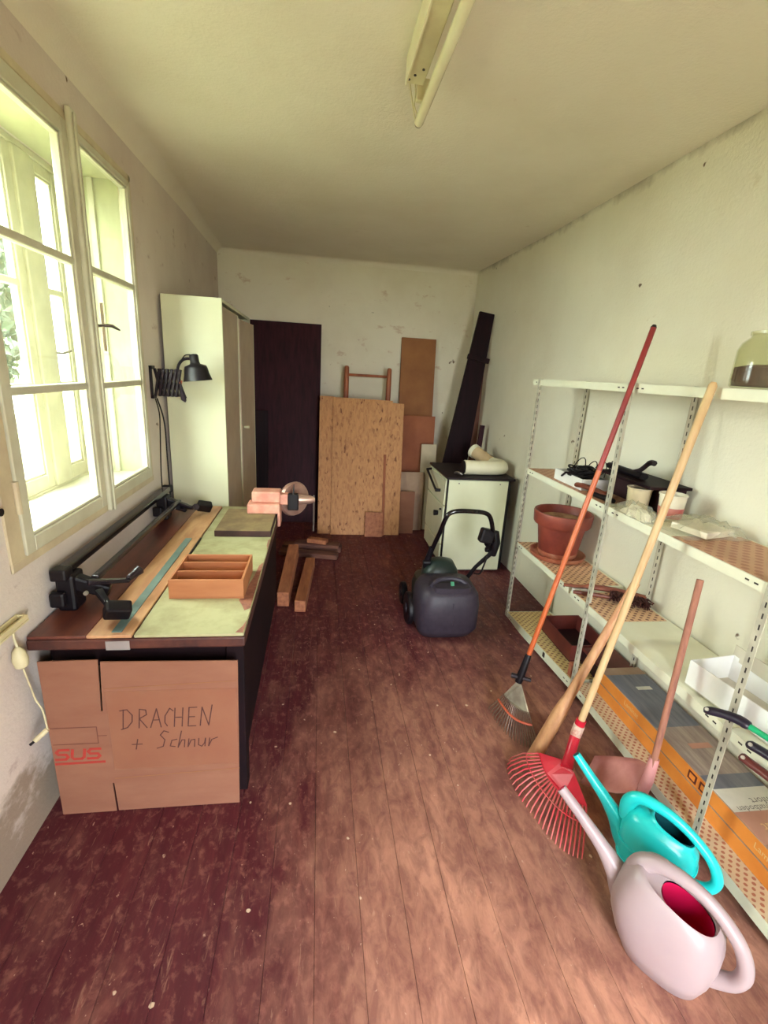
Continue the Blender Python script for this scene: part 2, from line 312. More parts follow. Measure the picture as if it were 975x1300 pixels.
# ------------------------------------------------------------------ mesh helpers
WO = {}     # world origin of each object
class MB:
    def __init__(s): s.v = []; s.f = []
    def add(s, vs, fs):
        b = len(s.v); s.v += [Vector(v) for v in vs]; s.f += [tuple(i + b for i in f) for f in fs]; return s
    def box(s, c, d, M=None):
        c = Vector(c); h = [x / 2 for x in d]; vs = []
        for i in (-1, 1):
            for j in (-1, 1):
                for k in (-1, 1):
                    p = Vector((i * h[0], j * h[1], k * h[2])); vs.append(c + (M @ p if M else p))
        return s.add(vs, [(0, 1, 3, 2), (4, 6, 7, 5), (0, 4, 5, 1), (2, 3, 7, 6), (0, 2, 6, 4), (1, 5, 7, 3)])
    def bb(s, x0, x1, y0, y1, z0, z1): return s.box(((x0 + x1) / 2, (y0 + y1) / 2, (z0 + z1) / 2), (abs(x1 - x0), abs(y1 - y0), abs(z1 - z0)))
    def hexa(s, p):   # 8 points: bottom 4 ring, top 4 ring
        return s.add(p, [(3, 2, 1, 0), (4, 5, 6, 7), (0, 1, 5, 4), (1, 2, 6, 5), (2, 3, 7, 6), (3, 0, 4, 7)])
    def beam(s, p0, p1, w, h, up=(0, 0, 1), w1=None, h1=None):
        p0 = Vector(p0); p1 = Vector(p1); d = (p1 - p0).normalized(); u = Vector(up); r = d.cross(u).normalized(); u = r.cross(d)
        w1 = w if w1 is None else w1; h1 = h if h1 is None else h1
        a = [p0 + r * sx * w / 2 + u * sy * h / 2 for sx, sy in ((-1, -1), (1, -1), (1, 1), (-1, 1))]
        b = [p1 + r * sx * w1 / 2 + u * sy * h1 / 2 for sx, sy in ((-1, -1), (1, -1), (1, 1), (-1, 1))]
        return s.hexa(a + b)
    def tube(s, pts, r, n=10, caps=True, flat=None):
        pts = [Vector(p) for p in pts]; m = len(pts)
        rr = r if isinstance(r, (list, tuple)) else [r] * m
        d0 = (pts[1] - pts[0]).normalized(); a = Vector((0, 0, 1)) if abs(d0.z) < .9 else Vector((1, 0, 0))
        u = d0.cross(a).normalized(); rings = []
        for i in range(m):
            d = (pts[min(i + 1, m - 1)] - pts[max(i - 1, 0)]).normalized()
            u = (u - d * u.dot(d)).normalized(); w = d.cross(u)
            fl = flat[i] if flat else 1.0
            rings.append([pts[i] + (u * math.cos(2 * PI * k / n) + w * math.sin(2 * PI * k / n) * fl) * rr[i] for k in range(n)])
        return s.loft(rings, caps)
    def loft(s, rings, caps=True, closed=True):
        n = len(rings[0]); vs = [p for r in rings for p in r]; fs = []
        for i in range(len(rings) - 1):
            for k in range(n if closed else n - 1):
                k2 = (k + 1) % n; fs.append((i * n + k, i * n + k2, (i + 1) * n + k2, (i + 1) * n + k))
        if caps in (True, 'both', 'start'): fs.append(tuple(range(n - 1, -1, -1)))
        if caps in (True, 'both', 'end'): fs.append(tuple((len(rings) - 1) * n + k for k in range(n)))
        return s.add(vs, fs)
    def lathe(s, c, prof, n=24, M=None, caps=True):
        c = Vector(c); rings = []
        for r, z in prof:
            ring = []
            for k in range(n):
                p = Vector((r * math.cos(2 * PI * k / n), r * math.sin(2 * PI * k / n), z)); ring.append(c + (M @ p if M else p))
            rings.append(ring)
        return s.loft(rings, caps)
    def prism(s, poly, o, u, v, t):
        o = Vector(o); u = Vector(u); v = Vector(v); t = Vector(t); n = len(poly)
        a = [o + u * x + v * y for x, y in poly]; b = [p + t for p in a]
        return s.add(a + b, [tuple(range(n - 1, -1, -1)), tuple(range(n, 2 * n))] + [(k, (k + 1) % n, n + (k + 1) % n, n + k) for k in range(n)])
    def ribbon(s, pts, w, o, u, v, lift=0):
        o = Vector(o); u = Vector(u); v = Vector(v); nn = u.cross(v).normalized() * lift
        P = [Vector((x, y)) for x, y in pts]
        for i in range(len(P) - 1):
            d = (P[i + 1] - P[i]).normalized(); q = Vector((-d.y, d.x)) * w / 2; e = d * w * .3
            s.add([o + u * z.x + v * z.y + nn for z in (P[i] - e + q, P[i] - e - q, P[i + 1] + e - q, P[i + 1] + e + q)], [(0, 1, 2, 3)])
        return s
    def build(s, name, mat, parent=None, smooth=False, bevel=0.0, label=None, solid=0.0, origin=None, angle=40, seg=2, mats=None):
        if parent is not None: org = WO[parent.name]
        elif origin is not None: org = Vector(origin)
        else:
            xs = [v.x for v in s.v]; ys = [v.y for v in s.v]; zs = [v.z for v in s.v]
            org = Vector(((min(xs) + max(xs)) / 2, (min(ys) + max(ys)) / 2, min(zs)))
        me = bpy.data.meshes.new(name); me.from_pydata([v - org for v in s.v], [], s.f); me.update()
        bm = bmesh.new(); bm.from_mesh(me); bmesh.ops.recalc_face_normals(bm, faces=bm.faces); bm.to_mesh(me); bm.free()
        o = bpy.data.objects.new(name, me); C.objects.link(o)
        me.materials.append(MATS[mat])
        if smooth:
            me.shade_smooth()
            try: me.set_sharp_from_angle(angle=math.radians(angle))
            except Exception: pass
        if parent is not None: o.parent = parent
        else: o.location = org
        WO[o.name] = org
        if solid:
            q = o.modifiers.new('solid', 'SOLIDIFY'); q.thickness = solid; q.offset = 0
        if bevel:
            q = o.modifiers.new('bevel', 'BEVEL'); q.width = bevel; q.segments = seg; q.limit_method = 'ANGLE'; q.angle_limit = math.radians(40)
        if label: o['label'] = label
        return o
def box(x0, x1, y0, y1, z0, z1): return MB().bb(x0, x1, y0, y1, z0, z1)
def thing(name, loc, label, cat, group=None):
    o = bpy.data.objects.new(name, None); C.objects.link(o); o.location = loc; o.empty_display_size = .05; WO[o.name] = Vector(loc)
    o['label'] = label; o['category'] = cat
    if group: o['group'] = group
    return o
def tag(o, label, cat, group=None):
    o['label'] = label; o['category'] = cat
    if group: o['group'] = group
    return o
def struct(o): o['kind'] = 'structure'; return o
def sroot(name, loc):
    o = bpy.data.objects.new(name, None); C.objects.link(o); o.location = loc; o.empty_display_size = .05; WO[o.name] = Vector(loc); o['kind'] = 'structure'; return o
def text_mesh(txt, size, o, u, v, lift, name, mat, parent, align='CENTER', ext=0.0004):
    cu = bpy.data.curves.new('t', 'FONT'); cu.body = txt; cu.size = size; cu.align_x = align; cu.resolution_u = 2
    ob = bpy.data.objects.new('t', cu); C.objects.link(ob); bpy.context.view_layer.update()
    me = ob.to_mesh(); o = Vector(o); u = Vector(u).normalized(); v = Vector(v).normalized(); n = u.cross(v) * lift
    mb = MB(); mb.add([o + u * p.co.x + v * p.co.y + n for p in me.vertices], [tuple(f.vertices) for f in me.polygons])
    ob.to_mesh_clear(); bpy.data.objects.remove(ob); bpy.data.curves.remove(cu)
    return mb.build(name, mat, parent)
def bez(p, n=12):
    # Catmull-Rom through the points
    P = [Vector(q) for q in p]; out = []
    for i in range(len(P) - 1):
        a = P[max(i - 1, 0)]; b = P[i]; c = P[i + 1]; d = P[min(i + 2, len(P) - 1)]
        for k in range(n):
            t = k / n
            out.append(.5 * ((2 * b) + (c - a) * t + (2 * a - 5 * b + 4 * c - d) * t * t + (3 * b - a - 3 * c + d) * t ** 3))
    out.append(P[-1]); return out
def lerp(a, b, t): return Vector(a) * (1 - t) + Vector(b) * t

# ------------------------------------------------------------------ the room
YB = 5.6; YF = -1.15; XL = -1.0; XR = 1.78; H = 2.82
fl = struct(box(-1.4, 2.2, YF - .3, YB + .3, -.12, -.022).build('floor', 'bench_dark', None))
x = XL - .02; k = 0
random.seed(3)
while x < XR + .08:
    w = .148; dz = random.uniform(-.0006, .0006)
    m = box(x + .0005, x + w - .0005, YF - .02, YB + .02, -.022, dz)
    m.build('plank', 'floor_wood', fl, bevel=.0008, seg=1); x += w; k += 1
# left wall with the window opening, its far part swings out a little
WY0, WY1, WZ0, WZ1 = 1.655, 3.005, 1.02, 2.575
lw = MB(); T = .42
lw.bb(XL - T, XL, YF - .3, WY0, -.1, H + .2); lw.bb(XL - T, XL, WY0, WY1, -.1, WZ0); lw.bb(XL - T, XL, WY0, WY1, WZ1, H + .2)
lw.hexa([Vector(p) for p in ((XL - T, WY1, -.1), (XL, WY1, -.1), (XL, 3.35, -.1), (XL - T, 3.35, -.1), (XL - T, WY1, H + .2), (XL, WY1, H + .2), (XL, 3.35, H + .2), (XL - T, 3.35, H + .2))])
lw.hexa([Vector(p) for p in ((XL - T, 3.35, -.1), (XL, 3.35, -.1), (XL - .07, YB + .3, -.1), (XL - T, YB + .3, -.1), (XL - T, 3.35, H + .2), (XL, 3.35, H + .2), (XL - .07, YB + .3, H + .2), (XL - T, YB + .3, H + .2))])
struct(lw.build('wall_left', 'wall_window', None, origin=(XL, 0, 0)))
rw = MB()
rw.bb(XR, XR + .4, YF - .3, 4.0, -.1, H + .2)
rw.hexa([Vector(p) for p in ((XR, 4.0, -.1), (XR + .4, 4.0, -.1), (XR + .4, YB + .3, -.1), (XR - .085, YB + .3, -.1), (XR, 4.0, H + .2), (XR + .4, 4.0, H + .2), (XR + .4, YB + .3, H + .2), (XR - .085, YB + .3, H + .2))])
struct(rw.build('wall_right', 'wall_plaster', None, origin=(XR, 0, 0)))
struct(box(XL - .4, XR + .3, YB, YB + .35, -.1, H + .2).build('wall_back', 'wall_old', None))
DX0, DX1, DZ = .26, 1.10, 2.25  # unseen doorway added to let sky light in from behind the camera
fw = MB(); fw.bb(XL - .4, DX0, YF - .3, YF, -.1, H + .2); fw.bb(DX1, XR + .3, YF - .3, YF, -.1, H + .2); fw.bb(DX0, DX1, YF - .3, YF, DZ, H + .2)
struct(fw.build('wall_front', 'wall_plaster', None))
dr = sroot('added_door', (.68, YF - .15, 0))
MB().bb(DX0, DX0 + .05, YF - .28, YF + .02, 0, DZ).bb(DX1 - .05, DX1, YF - .28, YF + .02, 0, DZ).bb(DX0, DX1, YF - .28, YF + .02, DZ - .05, DZ).build('door_frame', 'window_paint_old', dr)
dl = box(DX0 - .02, DX0 + .02, YF - 1.03, YF - .29, .005, DZ - .052).build('door_leaf', 'window_paint_old', dr, bevel=.003)
for j_ in range(3):
    za = .16 + j_ * .68; box(DX0 + .021, DX0 + .03, YF - .93, YF - .40, za, za + .56).build('panel', 'window_paint', dl, bevel=.006)
MB().tube([(DX0 + .02, YF - .97, 1.05), (DX0 + .07, YF - .97, 1.05), (DX0 + .075, YF - .86, 1.05)], .010, 8).build('handle', 'steel', dl, smooth=True)
# ceiling with a soft cove along the left and the back wall
def cove(pa, pb, inward, r, n=6):
    pa = Vector(pa); pb = Vector(pb); iw = Vector(inward); rings = []
    for q in (pa, pb):
        ring = [q + Vector((0, 0, .02)) - iw * .02]
        for i in range(n + 1):
            a = PI / 2 * i / n
            ring.append(q + iw * (r - r * math.cos(a)) + Vector((0, 0, -r + r * math.sin(a))))
        rings.append(ring)
    return MB().loft(rings)
ce = box(XL - .4, XR + .4, YF - .3, YB + .3, H, H + .2)
for m in (cove((XL + .001, YF, H + .001), (XL + .001, 3.35, H + .001), (1, 0, 0), .085), cove((XL, 3.35, H + .001), (XL - .07, YB, H + .001), (1, 0, 0), .085),
          cove((XL - .1, YB - .001, H + .001), (XR + .05, YB - .001, H + .001), (0, -1, 0), .05)):
    ce.add(m.v, m.f)
struct(ce.build('ceiling', 'ceiling_paint', None, smooth=True, angle=30))

# ------------------------------------------------------------------ windows (inner and outer leaf of a box window)
def ybox(m, x0, x1, y0, y1, z0, z1): m.bb(x0, x1, y0, y1, z0, z1)
def casement(root, name, xc, th, y0, y1, z0, z1, st, bars, gl, mat='window_paint', btm=None):
    btm = btm or st
    m = MB(); a, b = xc - th / 2, xc + th / 2
    ybox(m, a, b, y0, y0 + st, z0, z1); ybox(m, a, b, y1 - st, y1, z0, z1)
    ybox(m, a, b, y0 + st, y1 - st, z0, z0 + btm); ybox(m, a, b, y0 + st, y1 - st, z1 - st, z1)
    # inner moulding step
    for (p, q, r, s_) in ((y0 + st, y0 + st + .012, z0 + btm, z1 - st), (y1 - st - .012, y1 - st, z0 + btm, z1 - st)):
        ybox(m, a + .006, b - .008, p, q, r, s_)
    ybox(m, a + .006, b - .008, y0 + st, y1 - st, z0 + btm, z0 + btm + .012); ybox(m, a + .006, b - .008, y0 + st, y1 - st, z1 - st - .012, z1 - st)
    cs = m.build(name, mat, root, bevel=.003, seg=1)
    for zb in bars:
        box(a + .004, b - .004, y0 + st, y1 - st, zb - .014, zb + .014).build('glazing_bar', mat, cs, bevel=.003, seg=1)
    zs = [z0 + btm] + list(bars) + [z1 - st]
    for i in range(len(zs) - 1):
        box(xc - .0015, xc + .0015, y0 + st - .002, y1 - st + .002, zs[i], zs[i + 1]).build('pane', gl, cs)
    return cs
wi = sroot('window_1', (XL, 2.33, WZ0))
xi = XL - .012
fr = MB()
for (a, b, c, d) in ((1.60, 1.68, .985, 2.60), (2.985, 3.012, 1.0, 2.60)): fr.bb(XL - .05, XL + .006, a, b, c, d)
fr.bb(XL - .05, XL + .006, 1.60, 3.012, 2.565, 2.60); fr.bb(XL - .05, XL + .008, 1.60, 3.012, .985, 1.022)
fr.build('frame', 'window_paint_old', wi, bevel=.004, seg=1)
c1 = casement(wi, 'casement', xi, .045, 1.685, 2.345, 1.018, 2.562, .055, (1.57, 2.06), 'pane_glass')
c2 = casement(wi, 'casement', xi, .045, 2.375, 2.985, 1.018, 2.562, .030, (1.566, 2.06), 'pane_glass', btm=.055)
box(XL + .008, XL + .030, 2.334, 2.388, .990, 2.615).build('cover_strip', 'window_paint', wi, bevel=.008)
box(XL + .030, XL + .040, 2.352, 2.370, .990, 2.600).build('cover_moulding', 'window_paint', wi, bevel=.004)
for z in (1.23, 2.32): MB().tube([(XL + .014, 1.672, z - .055), (XL + .014, 1.672, z + .055)], .010, 8).build('hinge', 'window_paint_old', c1, smooth=True)
lp = box(XL + .046, XL + .056, 2.385, 2.398, 1.72, 1.92); lp.build('lock_plate', 'window_paint_old', c2, bevel=.002)
MB().tube([(XL + .03, 2.39, 1.825), (XL + .075, 2.39, 1.828), (XL + .085, 2.40, 1.828), (XL + .085, 2.475, 1.817)], [.007, .007, .007, .005], 8).build('handle', 'steel', c2, smooth=True)
MB().tube([(XL + .006, 1.565, 1.213), (XL + .026, 1.565, 1.213)], [.010, .013], 10).build('knob', 'black_plastic', c1, smooth=True)
wo = sroot('window_2', (XL - .34, 2.33, WZ0)); xo = XL - .345
fr = MB()
for (a, b, c, d) in ((WY0, 1.72, WZ0, WZ1), (2.945, WY1, WZ0, WZ1)): fr.bb(xo - .03, xo + .03, a, b, c, d)
fr.bb(xo - .03, xo + .03, WY0, WY1, WZ1 - .03, WZ1); fr.bb(xo - .03, xo + .03, WY0, WY1, WZ0, WZ0 + .03)
fr.build('frame', 'window_paint', wo, bevel=.004, seg=1)
o1 = casement(wo, 'casement', xo, .045, 1.72, 2.565, WZ0 + .03, WZ1 - .03, .058, (1.545, 1.99), 'pane_glass', btm=.07)
o2 = casement(wo, 'casement', xo, .045, 2.70, 2.945, WZ0 + .03, WZ1 - .03, .050, (1.545, 1.99), 'pane_glass', btm=.07)
box(xo - .035, xo + .035, 2.565, 2.70, WZ0 + .03, WZ1 - .03).build('mullion', 'window_paint', wo, bevel=.004, seg=1)
MB().tube([(xo + .03, 2.73, 1.70), (xo + .06, 2.73, 1.70), (xo + .065, 2.80, 1.715)], .006, 8).build('handle', 'steel', o2, smooth=True)
box(XL - .31, XL - .04, WY0 + .002, WY1 - .002, WZ0 - .002, WZ0 + .022).build('inner_sill', 'window_paint', wo, bevel=.004)
rv = MB().bb(XL - .30, XL - .045, WY1 - .004, WY1 + .001, WZ0 + .02, WZ1).bb(XL - .30, XL - .045, WY0 - .001, WY0 + .004, WZ0 + .02, WZ1).bb(XL - .30, XL - .045, WY0, WY1, WZ1 - .004, WZ1 + .001)
rv.build('reveal_lining', 'reveal_paint', wo)
box(XL - .20, XL - .172, WY1 - .016, WY1 - .003, WZ0 + .022, WZ1 - .004).build('reveal_strip', 'window_paint', wo, bevel=.003)

# ------------------------------------------------------------------ outside: ground, a tree, a neighbour's wall
struct(box(-30, 30, -30, 30, -.6, -.35).build('ground', 'garden_ground', None))
def tree(name, loc, h, rx, rz, n, label):
    t = thing(name, loc, label, 'tree', None); L = Vector(loc)
    MB().tube([L, L + Vector((.05, 0, h * .35)), L + Vector((0, .05, h * .6))], [.14, .11, .05], 8).build('trunk', 'bark', t, smooth=True)
    m = MB(); rnd = random.Random(11)
    for i in range(n):
        while True:
            p = Vector((rnd.uniform(-1, 1), rnd.uniform(-1, 1), rnd.uniform(-1, 1)))
            if p.length < 1 and p.length > .35: break
        q = L + Vector((p.x * rx, p.y * rx, h * .55 + p.z * rz)); e = Euler((rnd.uniform(0, 6), rnd.uniform(0, 6), rnd.uniform(0, 6))).to_matrix(); s_ = rnd.uniform(.12, .22)
        m.add([q + e @ Vector(v) * s_ for v in ((-.5, 0, 0), (0, -.35, .1), (.9, 0, 0), (0, .35, .1))], [(0, 1, 2, 3)])
    o = m.build('foliage', 'leaf', t); o['kind'] = 'stuff'
tree('garden_tree', (-6.6, 9.7, -.35), 6.0, 1.55, 2.4, 6000, 'leafy green tree in the garden seen through the left window panes')
hs = thing('neighbour_house', (-12.0, 16.0, -.35), 'pale rendered house wall outside beyond the window', 'house')
box(-14.5, -10, 13.0, 20.0, -.35, 3.0).build('wall', 'house_render', hs)
MB().prism([(0, 0), (4.9, 0), (2.45, 1.6)], (-14.7, 12.9, 3.0), (1, 0, 0), (0, 0, 1), (0, 7.2, 0)).build('roof', 'tray_red', hs)

# ------------------------------------------------------------------ wardrobe
WX0, WX1, WYa, WYb, WH = -.975, -.612, 3.32, 4.55, 2.085
wd = thing('wardrobe', (-.80, 3.9, 0), 'tall white laminate wardrobe standing in the corner past the window', 'wardrobe')
box(WX0, WX1, WYa, WYa + .02, 0, WH).build('side_panel', 'white_laminate', wd, bevel=.0015, seg=1)
box(WX0, WX1, WYb - .02, WYb, 0, WH).build('side_panel', 'white_laminate', wd, bevel=.0015, seg=1)
box(WX0, WX1 - .004, WYa + .02, WYb - .02, WH - .02, WH).build('top_panel', 'white_laminate', wd)
box(WX0, WX1 - .004, WYa + .02, WYb - .02, .06, .08).build('bottom_panel', 'white_laminate', wd)
box(WX0, WX0 + .006, WYa + .02, WYb - .02, 0.06, WH - .02).build('back_panel', 'grey_laminate', wd)
for z in (.55, 1.05, 1.55, 1.93): box(WX0 + .006, WX1 - .03, WYa + .02, WYb - .02, z, z + .018).build('shelf', 'grey_laminate', wd)
d1 = box(WX1 - .022, WX1 - .004, WYa + .024, 3.93, .02, WH - .04).build('door', 'grey_laminate', wd, bevel=.002, seg=1)
d2 = MB().box((WX1 + .018, 4.19, 1.03), (.018, .50, WH - .10), Euler((0, 0, math.radians(-4))).to_matrix()).build('door', 'grey_laminate', wd, bevel=.002, seg=1)
MB().tube([(WX1 + .01, 4.02, 1.21), (WX1 + .055, 4.02, 1.21)], [.008, .012], 10).build('knob', 'white_laminate', d2, smooth=True)
MB().box((WX1 + .036, 4.445, 1.03), (.02, .02, WH - .10)).build('edge_strip', 'white_laminate', d2)
MB().box((WX1 - .010, 3.945, 1.03), (.022, .02, WH - .06)).build('edge_strip', 'white_laminate', d1)

# ------------------------------------------------------------------ scissor lamp on the left wall
LY = 3.12
lm = thing('wall_lamp', (XL, LY, 1.47), 'black scissor-arm wall lamp with metal shade beside the wardrobe', 'lamp')
MB().bb(XL, XL + .018, LY - .03, LY + .03, 1.47, 1.49).bb(XL, XL + .018, LY - .03, LY + .03, 1.64, 1.66).bb(XL, XL + .012, LY - .03, LY - .005, 1.47, 1.66).build('wall_bracket', 'lamp_dark', lm, bevel=.002)
n = 6; xs = [XL + .022 + i * .0235 for i in range(n + 1)]
for i in range(n):
    for sgn in (-1, 1):
        za, zb = (1.485, 1.645) if sgn < 0 else (1.645, 1.485)
        yo = LY + sgn * .008
        MB().beam((xs[i], yo, za), (xs[i + 1] + .01, yo, zb), .014, .022, (0, 1, 0)).build('scissor_bar', 'lamp_dark', lm, bevel=.002, seg=1)
MB().tube([(xs[-1] - .01, LY, 1.65), (xs[-1] + .012, LY, 1.47), (xs[-1] + .03, LY, 1.462)], .010, 8).build('end_rod', 'lamp_dark', lm, smooth=True)
arm = MB().tube(bez([(-.812, LY, 1.470), (-.830, LY, 1.53), (-.845, LY, 1.60), (-.840, LY, 1.665), (-.808, LY, 1.705), (-.768, LY, 1.712)], 6), .0085, 8).build('arm', 'lamp_dark', lm, smooth=True)
MB().tube([(-.838, LY, 1.566), (-.834, LY, 1.584)], .014, 10).build('tape', 'tape_orange', arm, smooth=True)
MB().tube(bez([(-.80, LY - .01, 1.48), (-.826, LY - .012, 1.56), (-.838, LY - .012, 1.64), (-.80, LY - .012, 1.724), (-.755, LY - .01, 1.735)], 6), .0035, 6).build('lamp_cable', 'cable_black', lm, smooth=True)
tilt = Euler((0, math.radians(-7), 0)).to_matrix()
MB().lathe((-.748, LY, 1.735), [(.002, .006), (.020, .004), (.026, -.004), (.026, -.040), (.030, -.052), (.062, -.064), (.068, -.080), (.072, -.110), (.084, -.150), (.080, -.150), (.066, -.10), (.05, -.066)], 28, tilt, caps='start').build('shade', 'lamp_black', lm, smooth=True, angle=60)
MB().tube(bez([(XL + .02, LY - .01, 1.47), (XL + .035, LY - .005, 1.38), (XL + .03, LY, 1.26), (XL + .018, LY, 1.0), (XL + .02, LY, .79)], 8), .0038, 6).build('power_cable', 'cable_black', lm, smooth=True)
MB().tube(bez([(XL + .02, LY + .02, 1.47), (XL + .052, LY + .02, 1.33), (XL + .056, LY + .02, 1.10), (XL + .058, LY + .02, .79)], 8), .0045, 6).build('power_cable', 'cable_black', lm, smooth=True)

# ------------------------------------------------------------------ workbench
BX0, BX1, BY0, BY1, BZ = -.995, -.255, 1.60, 3.29, .75
wb = thing('workbench', (-.62, 2.45, 0), 'old wooden workbench with a green-topped surface under the window', 'workbench')
box(BX0, BX1, BY0, BY1, BZ - .055, BZ - .012).build('bench_top', 'bench_edge', wb, bevel=.008)
for (a, b, mt) in ((BX0 + .004, -.80, 'bench_brown'), (-.799, -.648, 'bench_glare'), (-.640, BX1 - .004, 'bench_green')):
    box(a, b, BY0 + .004, BY1 - .004, BZ - .0115, BZ).build('top_board', mt, wb, bevel=.003)
box(BX0 + .06, BX1 - .02, BY0 + .05, BY0 + .075, .60, BZ - .056).build('apron', 'bench_dark', wb)
box(BX1 - .055, BX1 - .03, BY0 + .06, BY1 - .03, .08, BZ - .056).build('side_panel', 'bench_dark', wb)
box(BX0 + .02, BX1 - .06, BY1 - .06, BY1 - .04, .05, BZ - .056).build('back_panel', 'bench_dark', wb)
for (a, b) in ((BX1 - .075, BY0 + .03), (BX1 - .122, BY1 - .13), (BX0 + .03, BY0 + .08), (BX0 + .03, BY1 - .10)):
    box(a, a + .065, b, b + .065, 0, BZ - .056).build('leg', 'bench_dark', wb, bevel=.004)
box(BX0 + .04, BX1 - .06, BY0 + .12, BY1 - .10, .12, .145).build('lower_shelf', 'bench_dark', wb)
box(-.735, -.655, BY0 - .002, BY0 + .002, BZ - .055, BZ - .02).build('tape', 'tape_grey', wb)
tag(MB().bb(-.722, -.688, 1.625, 2.62, BZ, BZ + .003).build('ruler', 'blue_strip', None), 'thin blue-grey straightedge lying along the workbench', 'ruler')
tag(MB().bb(-.644, -.636, 2.30, 2.62, BZ, BZ + .007).build('dark_strip', 'black_plastic', None), 'short black strip in the seam of the workbench behind the wooden box', 'strip')
def patch(pts, nm, mt, z_):
    MB().prism(pts, (0, 0, z_), (1, 0, 0), (0, 1, 0), (0, 0, .0006)).build(nm, mt, wb)
patch([(-.262, 1.80), (-.262, 2.28), (-.278, 2.24), (-.285, 2.12), (-.298, 2.02), (-.300, 1.92), (-.318, 1.87), (-.300, 1.83), (-.282, 1.78)], 'bare_patch', 'old_stick', BZ + .0002)
patch([(-.262, 2.45), (-.262, 2.63), (-.272, 2.60), (-.270, 2.52)], 'bare_patch', 'old_stick', BZ + .0002)
patch([(-.262, 1.61), (-.262, 1.70), (-.27, 1.66), (-.29, 1.612)], 'bare_patch', 'old_stick', BZ + .0002)
# divided wooden box
dbx = thing('divided_box', (-.455, 2.02, BZ), 'small wooden box with three open compartments on the workbench', 'box')
x0, x1, y0, y1 = -.600, -.300, 1.885, 2.175; z0, z1 = BZ + .001, BZ + .085; t = .010
box(x0, x1, y0, y1, z0, z0 + .006).build('bottom', 'box_wood', dbx)
for nm, a in (('front_wall', (x0, x1, y0, y0 + t)), ('back_wall', (x0, x1, y1 - t, y1)), ('side_wall', (x0, x0 + t, y0 + t, y1 - t)), ('side_wall', (x1 - t, x1, y0 + t, y1 - t))):
    box(*a, z0 + .0062, z1).build(nm, 'box_wood', dbx, bevel=.001, seg=1)
for f_ in (.36, .70): box(x0 + t, x1 - t, y0 + (y1 - y0) * f_ - .004, y0 + (y1 - y0) * f_ + .004, z0 + .0062, z1 - .004).build('divider', 'box_wood', dbx)
# slab under the vise
sl = thing('wooden_slab', (-.42, 2.85, BZ), 'thick worn wooden slab on the workbench in front of the vise', 'slab')
box(-.575, -.262, 2.655, 3.10, BZ + .001, BZ + .036).build('core', 'slab_side', sl, bevel=.003)
box(-.573, -.264, 2.657, 3.098, BZ + .0362, BZ + .039).build('worn_top', 'slab_top', sl, bevel=.001, seg=1)
# vise
vs = thing('bench_vise', (-.33, 3.05, BZ + .04), 'salmon red bench vise with round steel flange clamped at the bench end', 'vise')
vz = BZ + .040
MB().bb(-.44, -.235, 2.98, 3.10, vz, vz + .062).bb(-.252, -.232, 2.98, 3.10, vz - .085, vz + .01).build('base', 'vise_red', vs, bevel=.008)
MB().bb(-.415, -.235, 3.02, 3.14, vz + .063, vz + .135).build('fixed_jaw', 'vise_red', vs, bevel=.010)
MB().bb(-.245, -.185, 3.03, 3.10, vz + .05, vz + .118).build('slide', 'vise_red', vs, bevel=.006)
Mx = Matrix(((0, 0, 1), (0, 1, 0), (-1, 0, 0)))
MB().lathe((-.155, 3.15, vz + .060), [(.060, -.020), (.112, -.018), (.118, 0), (.110, .018), (.07, .026), (.06, .022)], 32, Euler((0, PI/2, math.radians(-50))).to_matrix(), caps=True).build('flange', 'vise_steel', vs, smooth=True)
MB().bb(-.190, -.120, 3.02, 3.06, vz + .015, vz + .125).build('jaw_block', 'black_plastic', vs, bevel=.008)
MB().beam((-.155, 3.03, vz + .10), (-.150, 3.03, vz + .19), .014, .012, (0, 1, 0), .004, .006).build('pin', 'black_plastic', vs)
MB().tube([(-.13, 3.10, vz + .070), (-.045, 3.10, vz + .070), (-.015, 3.10, vz + .070)], [.036, .028, .016], 14).build('screw', 'vise_steel', vs, smooth=True)
MB().tube([(-.022, 3.10, vz + .10), (-.022, 3.10, vz - .15)], .006, 8).build('lever', 'steel', vs, smooth=True)
